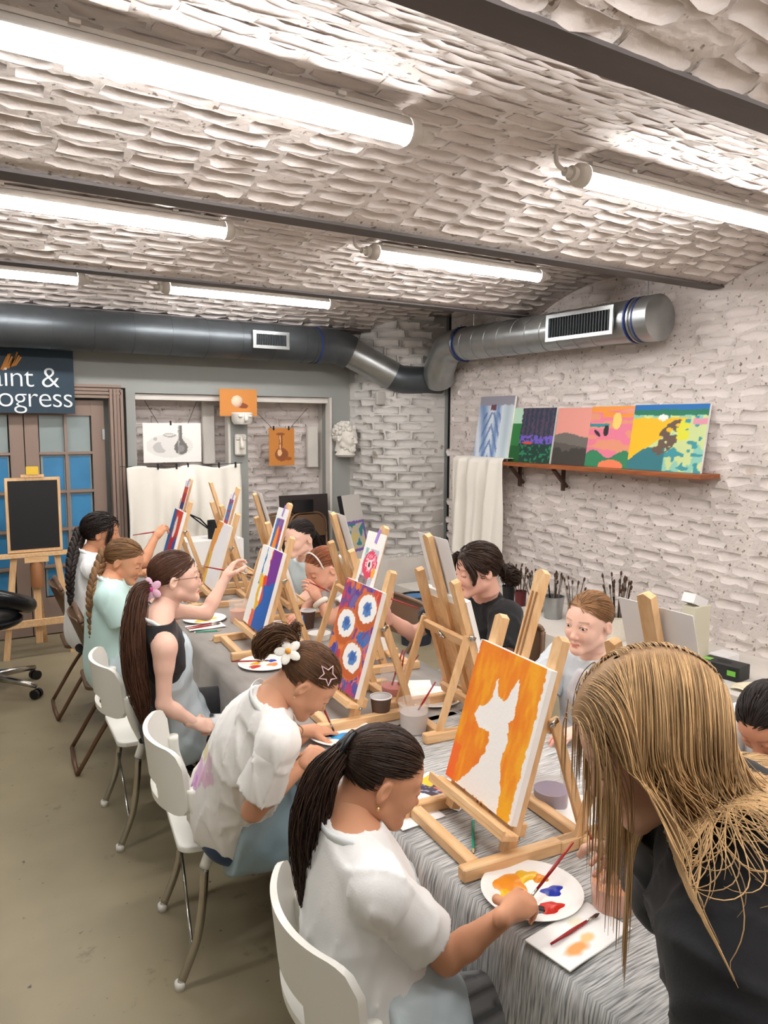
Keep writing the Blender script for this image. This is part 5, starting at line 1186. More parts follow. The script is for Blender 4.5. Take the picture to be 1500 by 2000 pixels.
def frame_from(yaw, pitch=0, roll=0):
    """columns: left, forward, up; yaw from +x, pitch down positive"""
    y = math.radians(yaw); p = math.radians(pitch); r = math.radians(roll)
    f = V(math.cos(y)*math.cos(p), math.sin(y)*math.cos(p), -math.sin(p)); l = V(-math.sin(y), math.cos(y), 0); u = np.cross(f, l)
    l2 = l*math.cos(r)+u*math.sin(r); u2 = -l*math.sin(r)+u*math.cos(r); return np.stack([-l2, f, u2], 1)
def strands_mesh(P, rad, sides=3):
    """P (N,M,3) strand points, rad (N,M)"""
    N, M_, _ = P.shape; T = np.gradient(P, axis=1); T /= np.maximum(np.linalg.norm(T, axis=2, keepdims=True), 1e-9)
    ref = np.random.default_rng(1).normal(size=(N, 1, 3)); u = np.cross(T, np.broadcast_to(ref, T.shape)); u /= np.maximum(np.linalg.norm(u, axis=2, keepdims=True), 1e-9); v = np.cross(T, u)
    A = [2*PI*k/sides for k in range(sides)]; Vt = np.stack([P+rad[..., None]*(math.cos(a)*u+math.sin(a)*v) for a in A], 2).reshape(-1, 3)
    I = np.arange(N*M_*sides).reshape(N, M_, sides); Q = []
    for k in range(sides):
        k2 = (k+1) % sides; Q.append(np.stack([I[:, :-1, k], I[:, :-1, k2], I[:, 1:, k2], I[:, 1:, k]], -1).reshape(-1, 4))
    return Vt, np.concatenate(Q)
SKULL_C = V(0, -.006, .030); SKULL_R = V(.0775, .0985, .0845)
def scalp_dirs(n, seed, hairline=.40, back=-.72, side=.0):
    r = np.random.default_rng(seed); out = []
    while len(out) < n:
        d = r.normal(size=(4000, 3)); d /= np.linalg.norm(d, axis=1, keepdims=True); x, y, z = d.T
        lim = np.where(y > .15, hairline+.0*x+(.15-0)*0-.55*np.maximum(np.abs(x)-.35, 0)*1.2, np.where(y > -.12, -.05+side, back))
        lim = np.where((y > .15), np.maximum(lim, -.05), lim)
        out += list(d[(z > lim) & (y < .93)])
    return np.array(out[:n])

class Person:
    def __init__(s, label, base, skin, fine=1):
        s.o = V(*base); s.skin = np.array(srgb(*skin)); s.fine = fine; s.parts = []; s.label = label; s.kids = []
    def head(s, pos, yaw, pitch, roll=0, sc=.93, lid=1, gaze=(0, 0)):
        s.hp = V(*pos); s.hR = frame_from(yaw, pitch, roll); s.hs = sc; Vt, Q, t = HEADS[(lid, s.fine)]
        s.parts.append(((Vt*sc) @ s.hR.T+s.hp, Q, np.clip(s.skin*t, 0, 1)))
        for q in (-1, 1):
            E = MB().ball((0, 0, 0), .0132, 18, Rx(-PI/2)); P = np.array(E.v); g = nrm((gaze[0], 1, gaze[1]-.45*lid)); c = nrm_rows(P) @ g
            col = np.tile(srgb(228, 222, 218), (len(P), 1)); col[c > .90] = srgb(74, 52, 38); col[c > .975] = (.004, .004, .004)
            E.v = [tuple(((p+V(q*.031, .0795, -.0015))*sc) @ s.hR.T+s.hp-s.o) for p in P]
            m = E.mesh('eye', True); a = m.color_attributes.new('Col', 'FLOAT_COLOR', 'POINT'); c4 = np.ones((len(m.vertices), 4), np.float32); c4[:, :3] = col; a.data.foreach_set('color', c4.ravel()); m.materials.append(M_EYE)
            s.kids.append(bpy.data.objects.new('eye', m))
        return s
    def H(s, p): return (np.asarray(p, float)*s.hs) @ s.hR.T+s.hp
    def body(s, neck, pelvis, tyaw, sw=.140, build=1.0, knees=None, ankles=None, shL=None, shR=None, lean=None):
        s.neck = V(*neck); s.pel = V(*pelvis); s.ty = tyaw; y = math.radians(tyaw); f = V(math.cos(y), math.sin(y), 0); l = V(-math.sin(y), math.cos(y), 0); up = nrm(s.neck-s.pel); f = nrm(f-up*(f @ up)); l = np.cross(up, f); s.T = np.stack([l, f, up], 1); s.sw = sw; s.b = build
        s.L = np.linalg.norm(s.neck-s.pel); dn = s.neck-up*.045+f*.0
        s.sh = {'L': V(*shL) if shL else dn+l*sw, 'R': V(*shR) if shR else dn-l*sw}; s.hip = {'L': s.pel+l*.085*build, 'R': s.pel-l*.085*build}
        s.kn = {}; s.an = {}
        for q in 'LR':
            h = s.hip[q]; fh = V(math.cos(y), math.sin(y), 0)
            s.kn[q] = V(*knees[q]) if knees else h+fh*.38+l*(.03 if q == 'L' else -.03)*1.0+V(0, 0, -.02); s.an[q] = V(*ankles[q]) if ankles else V(s.kn[q][0], s.kn[q][1], .07)-fh*.02
        s.arms = {}; return s
    def arm(s, q, elbow, wrist, fdir, dorsal, curl=RELAX, thumb=0.0): s.arms[q] = (V(*elbow), V(*wrist), nrm(fdir), V(*dorsal), curl, thumb); return s
    def torso(s, S, g=0.0, k=.05, lower=True):
        b = s.b; at = lambda t, f=0, l=0: s.pel+s.T[:, 2]*s.L*t+s.T[:, 1]*f+s.T[:, 0]*l
        S.ell(at(.0), (.150*b+g, .112*b+g, .105+g), s.T, k=k)
        S.ell(at(.30, .004), (.118*b+g, .090*b+g, .14+g), s.T, k=k); S.ell(at(.66, .004), (.128*b+g, .096*b+g, .155+g), s.T, k=k)
        S.cap(s.sh['L']-s.T[:, 2]*.01, s.neck-s.T[:, 2]*.02, .040+g, .046+g, k=.04); S.cap(s.sh['R']-s.T[:, 2]*.01, s.neck-s.T[:, 2]*.02, .040+g, .046+g, k=.04)
        return S
    def finish_body(s, legs_skin=True, h=.0075):
        S = Sdf(); s.torso(S); hb = s.H((0, -.036, -.115)); S.cap(s.neck-s.T[:, 2]*.02, s.H((0, -.03, -.085)), .051*s.b, .049*s.hs, k=.03)
        for q in s.arms:
            e, w_, fd, dn, cu, th = s.arms[q]; sh = s.sh[q]; S.cap(sh, sh+(e-sh)*.35, .041*s.b, .037*s.b, k=.04); S.cap(sh+(e-sh)*.3, e, .036*s.b, .029*s.b, k=.02); m = e+(w_-e)*.32; S.cap(e, m, .029*s.b, .0305*s.b, k=.02); S.cap(m, w_, .0305*s.b, .0205, k=.015)
        for q in 'LR': S.cap(s.hip[q], s.kn[q], .080*s.b, .052*s.b, k=.04); S.cap(s.kn[q], s.an[q], .052*s.b, .034, k=.02); S.cap(s.an[q], s.an[q]+V(math.cos(math.radians(s.ty)), math.sin(math.radians(s.ty)), 0)*.12+V(0, 0, -.035), .034, .028, k=.02)
        Vt, Q = S.mesh(h if s.fine else .0125); s.parts.append((Vt, Q, np.tile(s.skin, (len(Vt), 1))))
        for q in s.arms:
            e, w_, fd, dn, cu, th = s.arms[q]; dn = nrm(dn-fd*(dn @ fd)); yv = np.cross(dn, fd); Rm = np.stack([fd, yv, dn], 1)
            side = 1 if q == 'R' else -1
            Vt, Q = hand_sdf(side, cu, th).mesh(.0027 if s.fine else .0036); col = np.tile(s.skin, (len(Vt), 1)); tip = np.clip((Vt[:, 0]-.08)/.06, 0, 1)[:, None]; col = col*(1-tip*.22*np.array([0, 1, 1]))
            s.parts.append(((Vt*s.hsc) @ Rm.T+w_, Q, col))
    def build_all(s, hsc=.90, h=.0100):
        s.hsc = hsc; s.finish_body(h=h); n = 0; A = []; B = []; Cc = []
        for Vt, Q, c in s.parts: A.append(Vt); B.append(Q+n); Cc.append(c); n += len(Vt)
        m = quick_mesh('person', np.concatenate(A)-s.o, np.concatenate(B), True, np.concatenate(Cc)); m.materials.append(M_SKIN)
        s.root = bpy.data.objects.new('person', m); C.objects.link(s.root); s.root.location = s.o; tag(s.root, s.label, 'person')
        for k in s.kids: link(k, s.root)
        return s
    def kid(s, name, Vt, Q, material, cols=None, smooth=True):
        m = quick_mesh(name, np.asarray(Vt)-s.o, Q, smooth, cols); m.materials.append(material); o = bpy.data.objects.new(name, m); link(o, s.root); return o
    def kid_mb(s, name, mb, material, smooth=True):
        mb.v = [tuple(np.array(p)-s.o) for p in mb.v]; return mb.build(name, material, s.root, smooth=smooth)
    # ---- clothing
    def tee(s, col, sleeve=.62, g=.010, hem=-.12, name='t_shirt', neck_r=.054, paint=None, loose=.0, h=.0080, wr=1.0, sleeve_r=.058, long=False, tank=False):
        S = Sdf(); s.torso(S, g); at = lambda t, f=0, l=0: s.pel+s.T[:, 2]*s.L*t+s.T[:, 1]*f+s.T[:, 0]*l
        if loose: S.ell(at(.12), (.150*s.b+g+loose, .115*s.b+g+loose, .16), s.T, k=.06); S.ell(at(.45), (.135*s.b+g+loose, .100*s.b+g+loose, .2), s.T, k=.06)
        ends = []
        if not tank:
            for q in s.arms:
                e, w_ = s.arms[q][:2]; sh = s.sh[q]
                if long:
                    S.cap(sh, e, .058*s.b+g*.3, .048*s.b+g*.3, k=.03); S.cap(e, e+(w_-e)*.93, .048*s.b+g*.3, .034+g*.3, k=.02)
                else:
                    d = e-sh; en = sh+d*sleeve; ends.append((en, nrm(d), sh)); S.cap(sh, sh+d*.12, sleeve_r-.006, sleeve_r-.006, k=.03)
        else:
            for q in 'LR': S.ell(s.sh[q]+(s.T[:, 0] if q == 'L' else -s.T[:, 0])*.045-s.T[:, 2]*.04, (.055, .12, .115), s.T, k=.012, cut=True)
        S.ops.append((lambda P: -((P-at(hem)) @ s.T[:, 2]), None, None, .006, 'clip'))
        S.ell(s.neck+s.T[:, 2]*.035+s.T[:, 1]*.015, (neck_r, neck_r, .055), s.T, k=.006, cut=True)
        r = np.random.default_rng(abs(hash(s.label)) % 1000 if False else len(s.label)); ph = r.random(12)*6; fr = r.normal(size=(6, 3))*np.array([26, 26, 16])
        def disp(P):
            d = 0
            for i in range(6): d = d-(1-np.abs(np.sin(P @ fr[i]*.9+ph[i]+1.2*np.sin(P @ fr[(i+1) % 6]*.45))))**4*.0075*(.5+.5*np.sin(P @ fr[(i+2) % 6]*.3+ph[i+6]))
            return d*wr
        h = h if s.fine else .0105
        Vt, Q = S.mesh(h, disp); VV = [Vt]; QQ = [Q]; n = len(Vt)
        for en, d, sh in ends:
            Z = Sdf(); Z.cap(sh, en+d*.03, sleeve_r-.005, sleeve_r+.006, k=.02); Z.half(en, d, .003); Z.cap(en-d*.03, en+d*.03, sleeve_r-.014, sleeve_r-.004, k=.003, cut=True)
            a, b = Z.mesh(h*.9, disp); VV.append(a); QQ.append(b+n); n += len(a)
        Vt = np.concatenate(VV); Q = np.concatenate(QQ); cols = np.tile(srgb(*col), (len(Vt), 1))
        if paint: cols = paint(s, Vt, cols)
        return s.kid(name, Vt, Q, M_CLOTHES, cols)
    def trousers(s, col, name='trousers', length=1.0, g=.010, paint=None, shoe=(40, 40, 44), h=.013):
        S = Sdf(); at = lambda t: s.pel+s.T[:, 2]*s.L*t; S.ell(at(0), (.150*s.b+g, .112*s.b+g, .105+g), s.T, k=.04)
        for q in 'LR':
            S.cap(s.hip[q], s.kn[q], .084*s.b+g, .060*s.b+g, k=.05); S.cap(s.kn[q], s.kn[q]+(s.an[q]-s.kn[q])*length, .060*s.b+g, (.060-.016*length)*s.b+g, k=.02)
        S.half(at(.22), (0, 0, 1), .006)
        Vt, Q = S.mesh(h); cols = np.tile(srgb(*col), (len(Vt), 1))
        if paint: cols = paint(s, Vt, cols)
        o = s.kid(name, Vt, Q, M_CLOTHES, cols); f = V(math.cos(math.radians(s.ty)), math.sin(math.radians(s.ty)), 0)
        for q in 'LR':
            S = Sdf(); a = s.an[q]; S.cap(a+V(0, 0, -.03), a+f*.13+V(0, 0, -.045), .042, .034, k=.02); S.half((0, 0, .002), (0, 0, -1)); Vt, Q = S.mesh(.013); s.kid('shoe', Vt, Q, M_CLOTHES, np.tile(srgb(*shoe), (len(Vt), 1)))
        return o
    def apron(s, top=.80, skirt=.32, g=.030, strap=True, back=-.02, mtl=None, bow=False):
        """thin disposable apron: bib over the front, skirt over the lap"""
        at = lambda t, f=0, l=0: s.pel+s.T[:, 2]*s.L*t+s.T[:, 1]*f+s.T[:, 0]*l; mtl = mtl or M_APRON
        def shell(gg):
            S = Sdf(); s.torso(S, gg); S.ell(at(.1), (.16*s.b+gg, .125*s.b+gg, .14+gg), s.T, k=.05)
            for q in 'LR': S.cap(s.hip[q]+V(0, 0, .01), s.hip[q]+(s.kn[q]-s.hip[q])*skirt*2.2, .088*s.b+gg, .085*s.b+gg, k=.07)
            return S
        S = shell(g); p1 = at(.3, back); S.half(p1, -s.T[:, 1], .004); S.half(at(top), s.T[:, 2], .004); S.half(at(-.30), -s.T[:, 2]*1.0, .004)
        # bib narrows towards the chest
        for sg in (-1, 1): S.half(at(.55, 0, sg*.125*s.b), nrm(s.T[:, 0]*sg*1.0+s.T[:, 2]*.55), .004)
        ph = 3.0
        def disp(P): return .003*np.sin(P @ V(40, 35, 12)+2*np.sin(P @ V(11, -17, 25)))+.002*np.sin(P @ V(-55, 30, 70))
        Vt, Q = S.mesh(.0105, disp); o = s.kid('apron', Vt, Q, mtl)
        if strap:
            pts = []
            for a in np.linspace(-2.2, 2.2, 17):
                pts.append(s.neck+s.T[:, 2]*(.012+.02*math.cos(a)-.045*max(0, abs(a)-1.1))-s.T[:, 1]*(math.cos(a)*.072-.01)+s.T[:, 0]*math.sin(a)*.078)
            pts = np.array(pts); rb = np.stack([pts-s.T[:, 2]*.010, pts, pts+s.T[:, 2]*.010+(s.neck-pts)*.05], 1)
            solid(s.kid_mb('apron_strap', MB().grid(rb), mat('apron_strap_white', tuple(srgb(232, 236, 236)), .5)), .002)
            if bow:
                c = pts[8]-s.T[:, 1]*.008
                for sg in (-1, 1): s.kid_mb('apron_bow', MB().ball(c+s.T[:, 0]*sg*.018+V(0, 0, .003), (.018, .006, .010), 10, s.T), mat('apron_strap_white', (1, 1, 1)))
        return o
    # ---- hair
    def cap(s, material, hairline=.40, back=-.70, grow=0.0):
        n, m_ = 48, 32; Vt = []; keep = np.zeros((n, m_), bool)
        for i in range(n):
            for j in range(m_):
                a = 2*PI*i/n; z = math.cos(PI*(j+.5)/m_); r = math.sqrt(1-z*z); d = V(r*math.cos(a), r*math.sin(a), z); Vt.append(s.H(SKULL_C+d*(SKULL_R+grow-.002)))
                x, y = d[0], d[1]; lim = (max(hairline-.66*max(abs(x)-.35, 0), -.05)) if y > .15 else (-.05 if y > -.12 else back); keep[i, j] = z > lim+.03
        Q = [(i*m_+j, i*m_+j+1, ((i+1) % n)*m_+j+1, ((i+1) % n)*m_+j) for i in range(n) for j in range(m_-1) if keep[i, j] and keep[i, j+1] and keep[(i+1) % n, j] and keep[(i+1) % n, j+1]]
        return s.kid('hair_cap', Vt, Q, material)
    def pulled(s, material, tie, n=1300, hairline=.40, seed=1, rad=.0011, lift=.012, back=-.72, name='hair', tail=None, tail_r=(.022, .026, .012), wav=.004, tail_n=500, noise=.012, grow=0.0, part=None):
        """hair combed back to a tie point (head coordinates), then an optional tail along world points"""
        n = int(n*(.66 if s.fine else .46)); rad = rad*(1.2 if s.fine else 1.4); s.cap(material, hairline, back, grow); d0 = scalp_dirs(n, seed, hairline, back); tie = V(*tie); dt = nrm((tie-SKULL_C)/SKULL_R); Mn = 9; r = np.random.default_rng(seed+5)
        ts = np.linspace(0, 1, Mn); P = np.zeros((n, Mn, 3)); kk = 1+r.random((n, 1))*lift*3
        for j, t in enumerate(ts):
            d = d0*(1-t)+dt*t
            if part: d = d+np.array([0, 0, .25])*math.sin(PI*t)*part
            d += r.normal(size=d.shape)*noise*math.sin(PI*t)*.4; d /= np.maximum(np.linalg.norm(d, axis=1, keepdims=True), 1e-6)
            q = SKULL_C+d*(SKULL_R+grow)*(1+(kk-1)*math.sin(PI*min(1, t+.15))*.6+.004)
            if t > .8: w_ = (t-.8)/.2; q = q*(1-w_)+(tie+r.normal(size=d.shape)*.006)*w_
            P[:, j] = (q*s.hs) @ s.hR.T+s.hp
        rd = np.full((n, Mn), rad)*np.array([.6]+[1]*(Mn-2)+[.9]); Vt, Q = strands_mesh(P, rd); s.kid(name, Vt, Q, material)
        if tail is not None: s.tail(material, [s.H(tie)]+[V(*p) for p in tail], tail_r, tail_n, wav, seed+9, rad)
    def tail(s, material, pts, tr, n=500, wav=.004, seed=2, rad=.0012, name='ponytail'):
        n = int(n*.62); rad = rad*1.25; path = bez(pts, 4); Mn = len(path); r = np.random.default_rng(seed); T = np.gradient(path, axis=0); T /= np.linalg.norm(T, axis=1, keepdims=True); u = np.cross(T, (.3, 1, .2)); u /= np.linalg.norm(u, axis=1, keepdims=True); v = np.cross(T, u)
        tt = np.linspace(0, 1, Mn); R_ = np.interp(tt, np.linspace(0, 1, len(tr)), tr); a = r.random((n, 1))*2*PI; q = np.sqrt(r.random((n, 1))); ph = r.random((n, 1))*6; fq = 3+4*r.random((n, 1))
        x = R_*q*np.cos(a)+wav*np.sin(tt*fq*2+ph); y = R_*q*np.sin(a)+wav*np.cos(tt*fq*2+ph*1.3); endt = 1-.25*r.random((n, 1))**2; idx = tt*endt*(Mn-1)
        def samp(A):
            i0 = np.clip(idx.astype(int), 0, Mn-2); f = (idx-i0)[..., None]; return A[i0]*(1-f)+A[i0+1]*f
        P = samp(path)+x[..., None]*samp(u)+y[..., None]*samp(v); rd = np.full((n, Mn), rad)*np.linspace(1, .5, Mn); Vt, Q = strands_mesh(P, rd); s.kid(name, Vt, Q, material)
        core = MB().tube(path, np.maximum(R_*.72, .002), 10); s.kid_mb('hair_core', core, material)
    def braid(s, material, pts, r0=.02, r1=.010, n=16):
        n = int(n*1.7)
        path = bez(pts, 8); mb = MB(); L_ = len(path); T = np.gradient(path, axis=0)
        for k in range(n):
            i = min(L_-1, int(k/(n-1)*(L_-1))); t = nrm(T[i]); side = nrm(np.cross(t, (0.3, -1, .1))); r = r0+(r1-r0)*k/(n-1); sg = 1 if k % 2 else -1
            d = nrm(t-side*sg*.55); nn = np.cross(side, t); Rm = np.stack([nrm(np.cross(nn, d)), nn, d], 1); mb.ball(path[i]+side*sg*r*.5, (r*.62, r*.75, r*1.35), 12, Rm)
        i = L_-1; mb.tube([path[-1], path[-1]+nrm(T[-1])*.02, path[-1]+nrm(T[-1])*.06], [r1*.8, r1, .002], 8); s.kid_mb('braid', mb, material)
        tie = MB().ball(path[-1], (r1*.95,)*3, 10); s.kid_mb('hair_tie', tie, M_BLACK)
def nrm_rows(P): return P/np.maximum(np.linalg.norm(P, axis=1, keepdims=True), 1e-9)
def flower(pr, c, n, col, centre, r, material_c):
    """five-petal flower child of a person"""
    n = nrm(n); u = nrm(np.cross(n, (0, 0, 1))); v = np.cross(n, u); mb = MB()
    for k in range(5):
        a = 2*PI*k/5; d = u*math.cos(a)+v*math.sin(a); mb.ball(np.asarray(c)+d*r*.6+n*.004, (r*.55, r*.38, .003), 10, np.stack([d, np.cross(n, d), n], 1))
    f = pr.kid_mb('hair_flower', mb, col); pr.kid_mb('flower_centre', MB().ball(np.asarray(c)+n*.008, r*.25, 8), centre); return f
# ------------------------------------------------------------------ the people
PALE, TAN, FAIR, ROSY = (228, 184, 160), (206, 150, 116), (232, 190, 170), (226, 176, 156)
SEATED = dict(knees=None)
HAIR_DK = hair_mat('dark', (58, 40, 30)); HAIR_BR = hair_mat('brown', (104, 72, 48)); HAIR_MID = hair_mat('auburn', (92, 60, 44)); HAIR_DB = hair_mat('dark_blond', (134, 98, 64)); HAIR_BLOND = hair_mat('blond', (202, 164, 116)); HAIR_BLK = hair_mat('near_black', (38, 28, 24)); HAIR_RED = hair_mat('red', (150, 88, 56)); HAIR_FAIR = hair_mat('fair', (158, 116, 78))

# --- front girl, white tee, dark ponytail
p = Person('girl with long dark ponytail and white tee painting nearest the camera', (.80, 1.31, 0), TAN)
p.head((.845, 1.345, 1.04), -18, 24, 0, .95, 1); p.body((.755, 1.315, .945), (.80, 1.31, .535), -8, .140)
p.arm('R', (.895, 1.165, .700), (.995, 1.085, .815), (.93, .30, -.10), (-.1, -.3, .95), PEN, .15)
p.arm('L', (.88, 1.50, .68), (1.00, 1.40, .63), (.8, -.5, -.1), (0, 0, 1), RELAX)
p.build_all(.92)
p.tee((236, 236, 234), .66, sleeve_r=.060, loose=.006, hem=-.10)
p.trousers((112, 112, 112), paint=lambda s, P, c: np.where((np.sin(P[:, 1]*150+P[:, 2]*60) > .2)[:, None], c*.35, c))
p.apron(.72, .10)
tr_ = np.array([(.668, 1.24, .62), (.655, 1.235, .55), (.668, 1.225, .47), (.66, 1.22, .43)]); solid(p.kid_mb('apron_tie', MB().grid(np.stack([tr_+V(0, -.012, 0), tr_+V(0, .012, 0)], 1)), mat('apron_strap_white', (1, 1, 1))), .002)
p.pulled(HAIR_DK, (0, -.105, .022), 1500, .38, 1, tail=[(.720, 1.375, 1.055), (.685, 1.37, .97), (.675, 1.365, .88), (.668, 1.36, .79)], tail_r=(.022, .034, .040, .032, .008), tail_n=900, wav=.007)
p.kid_mb('claw_clip', MB().tube(bez([p.H((.0, -.10, .075)), p.H((.02, -.118, .03)), p.H((.015, -.112, -.02))], 5), .008, 8).tube(bez([p.H((-.025, -.095, .06)), p.H((-.01, -.12, .02)), p.H((-.02, -.105, -.02))], 5), .008, 8), M_BLACKGLOSS)
p.kid_mb('earring', MB().ball(p.H((.083, -.008, -.045)), .0045, 8), mat('gold', (.8, .55, .25), .3, metal=1))
stick('paint_brush', (1.235, 1.145, .862), (1.075, 1.135, .765), .004, M_REDHANDLE, 'red brush held by the front girl over her plate', 'brush', BG, M_BRISTLE)

# --- star-clip girl
def print_back(s, P, c):
    q = (P-s.pel) @ s.T; u, f, z = q.T; a = (f < -.02)
    for (cx, cz, r, col) in ((.02, .16, .045, (214, 150, 206)), (.02, .11, .04, (196, 130, 200)), (-.03, .21, .035, (232, 178, 214)), (.04, .24, .03, (226, 208, 130)), (-.02, .27, .03, (232, 190, 214)), (-.06, .24, .02, (230, 184, 212)), (.02, .075, .02, (120, 110, 130))):
        m = a & ((u-cx)**2+(z-cz)**2 < r*r); c[m] = c[m]*.3+srgb(*col)*.7
    return c
p = Person('girl in white tee with star hair clip and flower bent over her palette', (.86, 2.17, 0), (214, 160, 128))
p.head((.985, 1.985, 1.045), -22, 46, 6, .96, 1); p.body((.872, 2.01, .985), (.850, 2.27, .550), -14, .148, 1.04, shL=(.905, 2.13, .925), shR=(.852, 1.885, .915))
p.arm('R', (.800, 1.965, .690), (1.005, 2.01, .780), (.75, .62, -.02), (-.2, -.4, .9), PEN, .15)
p.arm('L', (1.0, 2.24, .70), (1.10, 2.20, .78), (.9, .1, -.2), (0, 0, 1), RELAX)
p.build_all(.95)
p.tee((238, 236, 232), .72, sleeve_r=.060, loose=.010, hem=-.06, paint=print_back)
p.trousers((44, 66, 96)); p.apron(.60, .3, .034, mtl=mat('apron_blue', tuple(srgb(170, 196, 208)), .35, alpha=.72, bump=.25, bscale=22))
p.pulled(HAIR_BR, (.0, -.100, .020), 1600, .38, 2, tail=[tuple(p.H((0, -.135, .045))), tuple(p.H((.0, -.165, .03))), tuple(p.H((.0, -.170, -.02))), tuple(p.H((.005, -.150, -.055)))], tail_r=(.018, .034, .042, .040, .012), tail_n=800, wav=.007)
p.tail(HAIR_BR, [p.H((0, -.10, .03)), p.H((0, -.135, .08)), p.H((.01, -.15, .115))], (.008, .012, .004), 60, .012, 4)
flower(p, p.H((.045, -.115, .035)), p.hR @ V(.9, -.35, .35), mat('petal_white', tuple(srgb(240, 238, 230)), .6), mat('petal_yellow', tuple(srgb(230, 160, 60)), .6), .036, None)
st = []
c0 = nrm((.80, .22, .46)); cu = nrm(np.cross(c0, (0, 0, 1))); cv = np.cross(cu, c0)
for k in range(10):
    a = 2*PI*k/10+.3; rr = .030 if k % 2 == 0 else .0135; d = nrm(c0+(cu*math.cos(a)+cv*math.sin(a))*rr/.085); st.append(p.H(SKULL_C+d*(SKULL_R+.008)))
p.kid_mb('star_clip', MB().tube(np.array(st), .0022, 6, close=True), mat('clip_pink', tuple(srgb(236, 206, 214)), .4))
p.kid_mb('earring', MB().ball(p.H((.083, -.008, -.045)), .005, 8), mat('gold', (1, 1, 1)))
p.kid_mb('necklace', MB().tube(bez([p.neck+p.T[:, 0]*-.06+p.T[:, 1]*.05, p.neck+p.T[:, 1]*.12-p.T[:, 2]*.08-p.T[:, 0]*.03, p.neck+p.T[:, 1]*.145-p.T[:, 2]*.15], 5), .002, 6), mat('cord_tan', tuple(srgb(170, 140, 110)), .6))
stick('paint_brush', (1.13, 2.19, .895), (1.185, 2.18, .765), .0038, M_REDHANDLE, 'red brush upright in the star-clip girl\'s hand', 'brush', BG, M_BRISTLE)

# --- girl with glasses, tank top, very long ponytail
p = Person('girl with glasses and waist-long ponytail in a grey apron, brush raised', (.89, 3.06, 0), FAIR)
p.head((.885, 2.945, 1.195), -14, -2, 0, .95, 0, (0, 0)); p.body((.80, 2.90, 1.055), (.88, 3.05, .555), -6, .135, .95)
p.arm('R', (.785, 2.79, .745), (.905, 2.79, .645), (.85, .05, -.35), (.1, -.6, .7), FIST, .1)
p.arm('L', (1.055, 3.07, 1.0), (1.155, 3.10, 1.135), (.55, .25, .75), (-.5, .3, .7), PEN, .15)
p.build_all(.90)
p.tee((26, 24, 26), tank=True, name='tank_top', g=.006, hem=.05, neck_r=.085)
p.trousers((34, 34, 36), name='track_trousers', g=.014, paint=lambda s, P, c: np.where((np.abs((P-s.hip['R']) @ V(0, 0, 1)-.055) < .016)[:, None] & (P[:, 1] < s.hip['R'][1]-.03)[:, None], srgb(220, 220, 220), c))
p.apron(.78, .07, .024, mtl=mat('apron_grey', tuple(srgb(206, 220, 226)), .35, alpha=.8, bump=.25, bscale=22))
p.pulled(HAIR_MID, (0, -.098, -.022), 1500, .40, 3, tail=[(.735, 2.905, 1.15), (.700, 2.865, 1.02), (.695, 2.84, .88), (.715, 2.84, .76), (.73, 2.86, .66)], tail_r=(.020, .034, .042, .044, .036, .010), tail_n=1100, wav=.006)
flower(p, p.H((.048, -.094, -.030)), p.hR @ V(.9, -.4, .1), mat('petal_pink', tuple(srgb(236, 190, 212)), .6), mat('petal_magenta', tuple(srgb(210, 70, 150)), .6), .042, None)
gl = MB()
for q in (-1, 1):
    gl.tube(np.array([p.H((q*.033+.021*math.cos(a), .108, -.004+.019*math.sin(a))) for a in np.linspace(0, 2*PI, 24, endpoint=False)]), .0012, 6, close=True); gl.tube(np.array([p.H((q*.054, .106, .002)), p.H((q*.076, .03, .004)), p.H((q*.078, -.01, .0))]), .0011, 6)
gl.tube(np.array([p.H((-.012, .110, .0)), p.H((0, .114, .003)), p.H((.012, .110, .0))]), .0011, 6); p.kid_mb('glasses', gl, mat('glasses_bronze', tuple(srgb(120, 84, 70)), .35, metal=.6))
stick('paint_brush', (1.10, 3.20, 1.175), (1.285, 3.10, 1.135), .004, M_REDHANDLE, 'red brush in the raised hand of the girl with glasses', 'brush', BG, M_BRISTLE)

# --- mint tee, pale plait
p = Person('girl in mint tee with a long plait looking down, second from the back', (.87, 3.95, 0), (206, 150, 116), 0)
p.head((.93, 3.95, 1.105), -30, 22, 0, .98, 1); p.body((.85, 3.90, 1.015), (.865, 3.95, .55), -14, .145)
p.arm('R', (.90, 3.74, .785), (1.05, 3.80, .80), (.9, .3, 0), (0, 0, 1), RELAX); p.arm('L', (1.0, 4.07, .80), (1.15, 4.02, .84), (.9, 0, .2), (0, 0, 1), RELAX)
p.build_all(.92); p.tee((196, 226, 222), .70, sleeve_r=.072, loose=.018, hem=-.15); p.trousers((28, 30, 38)); p.apron(.55, .25)
p.pulled(HAIR_DB, (0, -.095, -.012), 1200, .42, 4, rad=.0013); p.braid(HAIR_DB, [p.H((0, -.105, -.015)), V(.775, 3.90, 1.03), V(.745, 3.86, .93), V(.745, 3.85, .80), V(.755, 3.87, .70)], .026, .013, 20)

